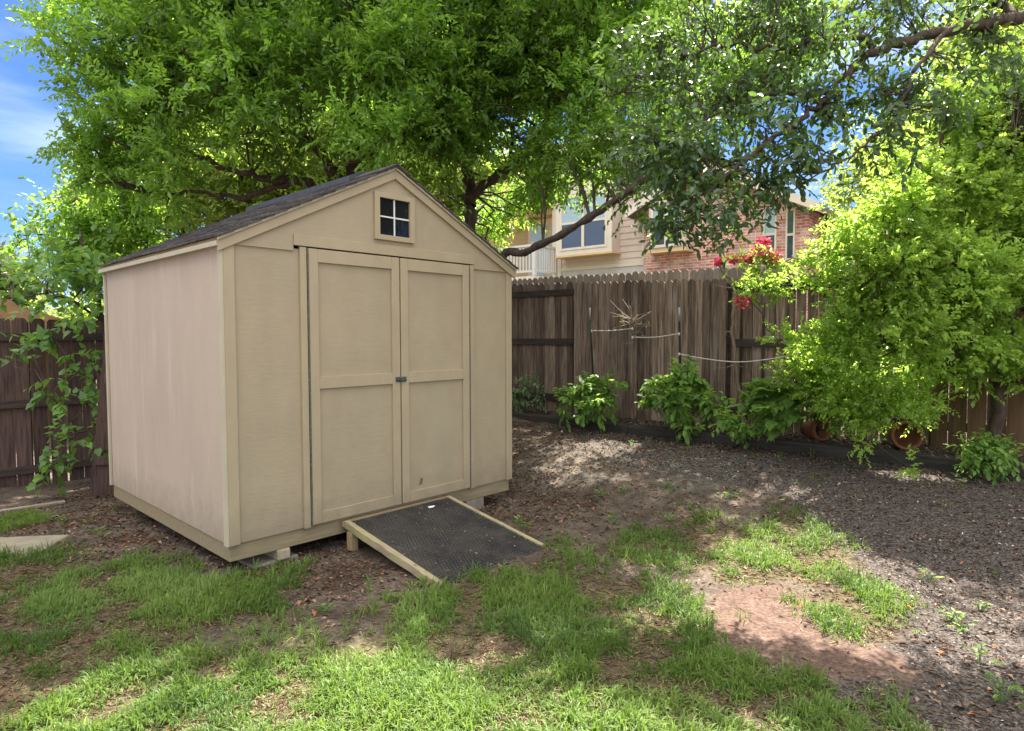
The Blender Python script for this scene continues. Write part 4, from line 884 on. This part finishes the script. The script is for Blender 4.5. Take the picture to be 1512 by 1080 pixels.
# crape myrtle in the bed at the right
b = gp(4.1, 5.35)
my = tree('crape_myrtle', 'dense sunlit crape myrtle with pink blooms filling the right of the bed', 'shrub', b, [
    ([b, b + [.0, 0, .7], at(1480, 420, 5.5), at(1430, 330, 5.6), at(1400, 270, 5.7), at(1395, 190, 5.7)], .05, .015), ([b + [.05, .1, .3], at(1500, 430, 5.5), at(1505, 320, 5.5), at(1500, 200, 5.5)], .045, .015), ([at(1480, 470, 5.4), at(1400, 420, 5.4), at(1320, 380, 5.5), at(1240, 385, 5.6), at(1170, 380, 5.9)], .03, .006),
    ([at(1485, 520, 5.35), at(1420, 550, 5.2), at(1340, 520, 5.2), at(1270, 470, 5.3)], .022, .006), ([at(1270, 470, 5.3), at(1190, 425, 5.6), at(1130, 427, 5.7), at(1100, 440, 5.75)], .006, .003), ([at(1430, 335, 5.6), at(1415, 280, 5.6), at(1440, 220, 5.6)], .02, .008)],
    pblobs([(1290, 330, 52, 5.4), (1350, 310, 55, 5.4), (1420, 310, 65, 5.5), (1490, 330, 65, 5.5), (1250, 385, 42, 5.5), (1320, 400, 65, 5.2), (1400, 400, 75, 5.2), (1480, 430, 75, 5.2), (1270, 450, 50, 5.3), (1340, 480, 60, 5.1), (1420, 490, 60, 5.2), (1250, 510, 40, 5.3), (1310, 545, 42, 5.2), (1380, 540, 35, 5.3), (1480, 510, 40, 5.2), (1440, 530, 42, 5.2), (1505, 535, 45, 5.2), (1560, 540, 50, 5.2), (1215, 400, 26, 5.6), (1185, 388, 14, 5.8), (1430, 240, 60, 5.7), (1490, 220, 70, 5.7), (1500, 130, 60, 5.8), (1420, 160, 50, 5.8), (1560, 300, 110, 5.7), (1570, 150, 100, 5.8), (1600, 430, 100, 5.5), (1350, 250, 40, 5.6)]),
    620, dict(per_cluster=15, per_twig=11, cl_r=.09, twig_len=.125, leafL=.043, leafW=.027, up=.4, droop=.2, shape='rhomb', flat=.55, ctint=.35), G_MYR, 28, net=(.008, .003),
    extra=np.array([at(px, py, Y) for px, py, Y in [(1120, 428, 5.7), (1145, 425, 5.7), (1165, 428, 5.65), (1110, 432, 5.75), (1150, 505, 5.6), (1180, 503, 5.55), (1210, 510, 5.5), (1130, 398, 5.9), (1150, 390, 5.9), (1105, 395, 6.0), (1210, 515, 5.5)]]))
PETAL = leafmat('pink_petal', (.50, .05, .10), (.75, .13, .2), (.85, .15, .25), .35, rough=.6, spec=.2)
rng = np.random.default_rng(77)
for px, py, Y, r in ((1097, 448, 5.75, .085), (1124, 372, 5.95, .10), (1142, 381, 5.9, .075), (1110, 384, 6.0, .06), (1086, 384, 6.05, .06), (1062, 388, 6.1, .045), (1128, 358, 6.0, .05)):
    c = at(px, py, Y); n = 110; P = c + rdir(rng, n) * r * np.array([1, 1, .55]) * rng.random((n, 1)) ** .5
    V, T, tt = leaf_arrays(P, unit(P - c + rng.normal(size=(n, 3)) * .02), np.full(n, .034), np.full(n, .03), rng.random(n), rng, 'rhomb', .4)
    npmesh('flower_cluster', V - b, T, tt, PETAL, my)
# lower shrub with dark stem at the stake
b = bp(1200, 655, -.28); b[2] = gz(*b[:2])
tree('green_shrub', 'small leaved bright green shrub on a dark stem beside the pots', 'shrub', b, [([b, b + [.02, 0, .35], b + [.05, 0, .7]], .018, .008), ([b + [.02, 0, .4], b + [.35, -.05, .55], b + [.7, -.1, .5]], .008, .004), ([b + [.02, 0, .45], b + [-.2, -.1, .6]], .007, .003)],
     pblobs([(1170, 560, 30, 5.9), (1200, 545, 32, 5.8), (1235, 560, 38, 5.6), (1265, 590, 42, 5.4), (1300, 600, 38, 5.3), (1240, 605, 30, 5.5), (1335, 600, 36, 5.2), (1360, 590, 30, 5.2), (1215, 580, 25, 5.7), (1262, 650, 12, 5.3), (1345, 690, 10, 5.0)]), 150,
     dict(per_cluster=9, per_twig=10, cl_r=.05, twig_len=.13, leafL=.036, leafW=.021, up=.3, droop=.3, shape='rhomb', flat=.6), G_MYR, 29, net=(.005, .002))
# leafy bushes
def leafy(px, py, bb, blobs, n, label, seed, leaf=.062, per=4, mat=G_PLANT, group='leafy plants in the bed', shape='oval'):
    rng = np.random.default_rng(seed); p_ = bp(px, py, bb); p_[2] = float(gz(p_[0], p_[1])) - .01
    root = empty('leafy_plant', p_, 0, label, 'plant', group); C, _ = in_blobs(rng, pblobs([(a_, b_, c_ * .86, d_) for a_, b_, c_, d_ in blobs]), int(n * .72), 1.6)
    m = MB()
    for c in C[::3]:
        d = c - p_; m.tube([(0, 0, 0), d * .5 + np.array([0, 0, .05]), d], [.006, .004, .003], 5, False)
    m.build('stem', M('green_stem', (.10, .16, .05), rough=.7), root, 0, True)
    V, T, tt, o, e = sprays(rng, C, per, 7, .03, .13, leaf, leaf * (.55 if shape == 'oval' else .8), up=.15, droop=1.0, shape=shape, flat=.8, ctint=.25, spread=.75)
    npmesh('foliage', V - p_, T, tt, mat, root); return root
leafy(865, 612, -.36, [(845, 585, 26, 7.6), (870, 575, 28, 7.6), (895, 575, 24, 7.5), (880, 598, 22, 7.4), (840, 600, 18, 7.6), (862, 612, 12, 7.4), (905, 585, 14, 7.5)], 54, 'dense leafy green plant at the stake nearest the shed', 51, .075)
leafy(1000, 642, -.37, [(975, 575, 24, 6.9), (1005, 560, 26, 6.9), (1030, 580, 26, 6.8), (1000, 600, 28, 6.7), (1010, 625, 16, 6.6), (970, 600, 18, 6.9), (1045, 600, 18, 6.7), (1000, 640, 8, 6.5), (1070, 605, 10, 6.6)], 66, 'tallest leafy green plant, around the middle stake', 52, .085)
leafy(772, 592, -.30, [(768, 580, 15, 8.6), (785, 568, 14, 8.5), (760, 590, 12, 8.6), (805, 585, 8, 8.4), (790, 600, 6, 8.4)], 34, 'small pale leafy plant beside the shed corner', 53, .06, 4, leafmat('pale_garden_leaf', (.10, .17, .08), (.24, .32, .18), (.4, .55, .2), .35))
leafy(1140, 640, -.3, [(1135, 600, 22, 6.2), (1145, 620, 14, 6.1), (1120, 590, 14, 6.3), (1165, 600, 18, 6.1), (1150, 580, 12, 6.2), (1155, 570, 8, 6.2)], 30, 'broad leaved green plant left of the small shrub', 54, .105, shape='heart')
leafy(1450, 690, -.40, [(1440, 672, 16, 5.0), (1462, 665, 14, 5.0), (1480, 675, 16, 5.0), (1445, 685, 10, 4.95)], 40, 'low dark leafy plant at the right end of the bed', 55, .05)
leafy(1085, 640, -.40, [(1090, 635, 12, 6.2), (1075, 628, 10, 6.3), (1100, 640, 8, 6.2)], 18, 'small leafy sprout at the foot of the thin dark cane', 56, .06)
leafy(765, 785, 99 if False else 0, [], 0, None, 1) if False else None
# weeds out in the dirt
rng = np.random.default_rng(91); n_w = 0
for px, py, r in [(768, 782, .075), (845, 770, .035), (885, 735, .06), (920, 730, .05), (960, 655, .05), (935, 660, .05), (1065, 740, .06), (1085, 738, .07), (1000, 655, .05), (1145, 752, .07), (1262, 742, .05), (1215, 725, .04), (1178, 722, .04), (860, 655, .04), (880, 640, .03), (1370, 862, .06), (1420, 935, .07), (1445, 985, .07), (1400, 920, .05), (1475, 1040, .07), (150, 790, .05), (95, 770, .05), (200, 765, .05), (480, 905, .04), (905, 775, .05), (990, 772, .05), (1445, 905, .05), (1150, 680, .05), (235, 758, .05), (1040, 700, .05)]:
    p_ = atz(px, py, 0)
    for _ in range(6): p_ = atz(px, py, float(gzb(*p_[:2])))
    k = int(rng.integers(9, 24)); root = empty('weed', p_, 0, 'small green weed growing alone out of the bare dirt', 'weed', 'weeds scattered over the dirt')
    an = rng.random(k) * 6.28 + .4 * rng.random(); P = np.stack([np.cos(an), np.sin(an), np.zeros(k)], -1) * (rng.random((k, 1)) * r * .8); P[:, 2] = .012 + .05 * rng.random(k) * r / .05
    D = unit(np.stack([np.cos(an), np.sin(an), .1 + .5 * rng.random(k)], -1)); r *= .72
    V, T, tt = leaf_arrays(P, D, r * (.5 + .5 * rng.random(k)), r * .36 * (.6 + .6 * rng.random(k)), rng.random(k) * .9, rng, 'oval', .85)
    npmesh('foliage', V, T, tt, G_PLANT, root)
    m = MB()
    for q in range(0, k, 2): m.tube([(0, 0, -.01), P[q]], .0018, 4, False)
    m.build('stem', bpy.data.materials['green_stem'], root)

# ================================================================== grass, litter
rng = np.random.default_rng(5)
def scatter(n, x0=-4.6, x1=4.2, y0=1.9, y1=6.5):
    Y = y0 + (y1 - y0) * rng.random(n) ** 1.25; X = x0 + (x1 - x0) * rng.random(n)
    k = (np.abs(X) < .86 * Y + .35); return X[k], Y[k]
def under_shed(X, Y, pad=.0):
    a, b_ = SHED.loc(np.stack([X, Y], -1)); s = (a > .0 - pad) & (a < W_ + pad) & (b_ > .04 - pad) & (b_ < D_ + pad)
    return s | ((a > .77) & (a < 1.71) & (b_ < .05) & (b_ > -1.0))
def lawn(X, Y):
    gmk = pmask(X, Y, ['grass'], .20, 4) * (1 - .85 * pmask(X, Y, ['bare'], .1, 3)) * (1 - pmask(X, Y, ['pink'], .05, 3))
    oth = np.maximum.reduce([pmask(X, Y, ['tuft1'], .15, 3) * .62, pmask(X, Y, ['sun1'], .12, 3) * .75, pmask(X, Y, ['tuft2'], .1, 3) * .8, pmask(X, Y, ['left'], .08, 3) * .8, pmask(X, Y, ['tuft3'], .12, 3) * .55])
    return np.maximum(gmk, oth)
X, Y = scatter(62000)
dens = lawn(X, Y)
cl = fbm(X * 4.5, Y * 4.5, 60, 3); c2 = fbm(X * 1.7, Y * 1.7, 70, 3); v = cl * .6 + c2 * .4
pr = dens * (.05 + .95 * sstep(.37, .62, v + .03 * (dens > .8))) + .008 * sstep(.55, .7, cl)
keep = (rng.random(len(X)) < pr) & ~under_shed(X, Y, .03); X, Y, cl, c2, v = X[keep], Y[keep], cl[keep], c2[keep], v[keep]
NB = 11; nt_ = len(X); ti = np.repeat(np.arange(nt_), NB); n = len(ti)
size = (.5 + 1.0 * sstep(.38, .62, v) * (.5 + rng.random(nt_)))[ti]
main = 6.28 * fbm(X * 1.3, Y * 1.3, 80)[ti] * 2
an = main + rng.normal(size=n) * 1.5; rad = .028 * rng.random(n) ** .6
bx, by = X[ti] + rad * np.cos(an + rng.normal(size=n) * .5), Y[ti] + rad * np.sin(an + rng.normal(size=n) * .5)
Ln = (.026 + .05 * rng.random(n)) * size; ln = .15 + .85 * rng.random(n)
old = rng.random(n) < (.09 + .22 * (v < .47)[ti]); Ln[old] *= .8; ln[old] = 1 + .5 * rng.random(old.sum())
hd = np.stack([np.cos(an), np.sin(an), 0 * an], -1); sdv = np.stack([-np.sin(an), np.cos(an), 0 * an], -1); B = np.stack([bx, by, gzb(bx, by) - .004], -1)
wd = (.0014 + .0016 * rng.random(n))[:, None]; upz = np.array([0, 0, 1.]); lc = ln[:, None]; LL = Ln[:, None]
m1 = B + (upz * (.42 - .14 * lc) + hd * .16 * lc) * LL; m2 = B + (upz * (.74 - .42 * lc) + hd * .46 * lc) * LL; tp = B + (upz * (.98 - .85 * lc) + hd * .88 * lc) * LL
tp[:, 2] = np.maximum(tp[:, 2], B[:, 2] + .008); m2[:, 2] = np.maximum(m2[:, 2], B[:, 2] + .01)
V = np.stack([B - sdv * wd, B + sdv * wd, m1 - sdv * wd, m1 + sdv * wd, m2 - sdv * wd * .8, m2 + sdv * wd * .8, tp], 1).reshape(-1, 3)
T = (np.array([(0, 1, 3), (0, 3, 2), (2, 3, 5), (2, 5, 4), (4, 5, 6)])[None] + (np.arange(n) * 7)[:, None, None]).reshape(-1, 3)
tint = np.clip(.42 + 1.2 * (c2[ti] - .5) + .3 * (rng.random(nt_)[ti] - .5) + .35 * (rng.random(n) - .5), 0, .88); tint[old] = 1.0
gr = npmesh('grass', V, T, np.repeat(tint, 7), G_GRASS); tag(gr, 'patchy green lawn grass in front of the shed', 'grass', kind='stuff')
# leaf litter
LIT = leafmat('litter', (.06, .04, .028), (.33, .225, .155), (.2, .1, .05), .05, rough=.9, spec=.15, old=(.38, .12, .04))
X, Y = scatter(110000, y1=9.2)
gmk = pmask(X, Y, ['grass'], .1, 3); pk = pmask(X, Y, ['pink'], .05, 3); a, b_ = SHED.loc(np.stack([X, Y], -1))
near_s = ((a > -.9) & (a < 3.2) & (b_ > -.75) & (b_ < 2.7))
pr = (1 - .93 * gmk) * (1 - .8 * pk) * (.10 + .5 * near_s * fbm(X * 3, Y * 3, 91)) + .25 * (Y > 6)
keep = (rng.random(len(X)) < pr) & ~under_shed(X, Y, -.25); X, Y = X[keep], Y[keep]; n = len(X)
P = np.stack([X, Y, gzb(X, Y) + .004 + .008 * rng.random(n)], -1); an = rng.random(n) * 6.28; D = unit(np.stack([np.cos(an), np.sin(an), rng.normal(size=n) * .2], -1))
V, T, tt = leaf_arrays(P, D, .018 + .032 * rng.random(n) ** 1.5, .009 + .012 * rng.random(n), rng.random(n) ** 1.6, rng, 'rhomb', .8, .3)
aa, bb = .8 + rng.random(60) * .9, -.08 - rng.random(60) * .85                # a few on the ramp mat
Pm = SHED.o + aa[:, None] * SHED.U + bb[:, None] * SHED.V; zm = np.array([rz(q) for q in bb]) + .009
X, Y = scatter(150000, y1=7.5); a, b_ = SHED.loc(np.stack([X, Y], -1)); near_s = ((a > -.7) & (a < 2.9) & (b_ > -.65) & (b_ < 2.6))
ok = ~under_shed(X, Y, .02) & (rng.random(len(X)) < np.maximum(.75 * lawn(X, Y), .12 + .75 * near_s * sstep(.4, .6, fbm(X * 4, Y * 4, 17, 3))) * (1 - .9 * pmask(X, Y, ['pink'], .05, 3))); X, Y = X[ok], Y[ok]     # thatch: short dead stalks lying flat
Pt = np.concatenate([np.stack([Pm[:, 0], Pm[:, 1], zm], -1), np.stack([X, Y, gzb(X, Y) + .003 + .007 * rng.random(len(X))], -1)]); n2 = len(Pt); an = rng.random(n2) * 6.28
Lt = np.where(np.arange(n2) < 60, .012 + .02 * rng.random(n2), .018 + .045 * rng.random(n2) ** 1.5); Wt = np.where(np.arange(n2) < 60, .011, .0028)
V2, T2, t2 = leaf_arrays(Pt, unit(np.stack([np.cos(an), np.sin(an), .12 * rng.normal(size=n2)], -1)), Lt, Wt, .25 + .68 * rng.random(n2), rng, 'rhomb', .9, .02)
T = np.concatenate([T, T2 + len(V)]); V = np.concatenate([V, V2]); tt = np.concatenate([tt, t2])
tag(npmesh('leaf_litter', V, T, tt, LIT), 'dry brown and orange leaves scattered over the dirt', 'leaf litter', kind='stuff')
CHIP = leafmat('mulch_chip', (.024, .02, .017), (.22, .185, .165), (.1, .05, .03), .0, rough=.95, spec=.1, old=(.55, .48, .43))
X, Y = scatter(90000, -.5, 6, 1.9, 8.6)
mk = pmask(X, Y, ['mulch'], .15, 3) * (1 - pmask(X, Y, ['pink'], .05, 3)); keep = rng.random(len(X)) < mk * .6; X, Y = X[keep], Y[keep]; n = len(X)
P = np.stack([X, Y, gzb(X, Y) + .004 * rng.random(n)], -1); an = rng.random(n) * 6.28; D = unit(np.stack([np.cos(an), np.sin(an), rng.normal(size=n) * .35], -1))
V, T, tt = leaf_arrays(P, D, .010 + .022 * rng.random(n) ** 2, .005 + .006 * rng.random(n), rng.random(n) ** 1.4, rng, 'rhomb', .6, .1)
tag(npmesh('mulch', V, T, tt, CHIP), 'dark shredded mulch covering the ground before the bed', 'mulch', kind='stuff')
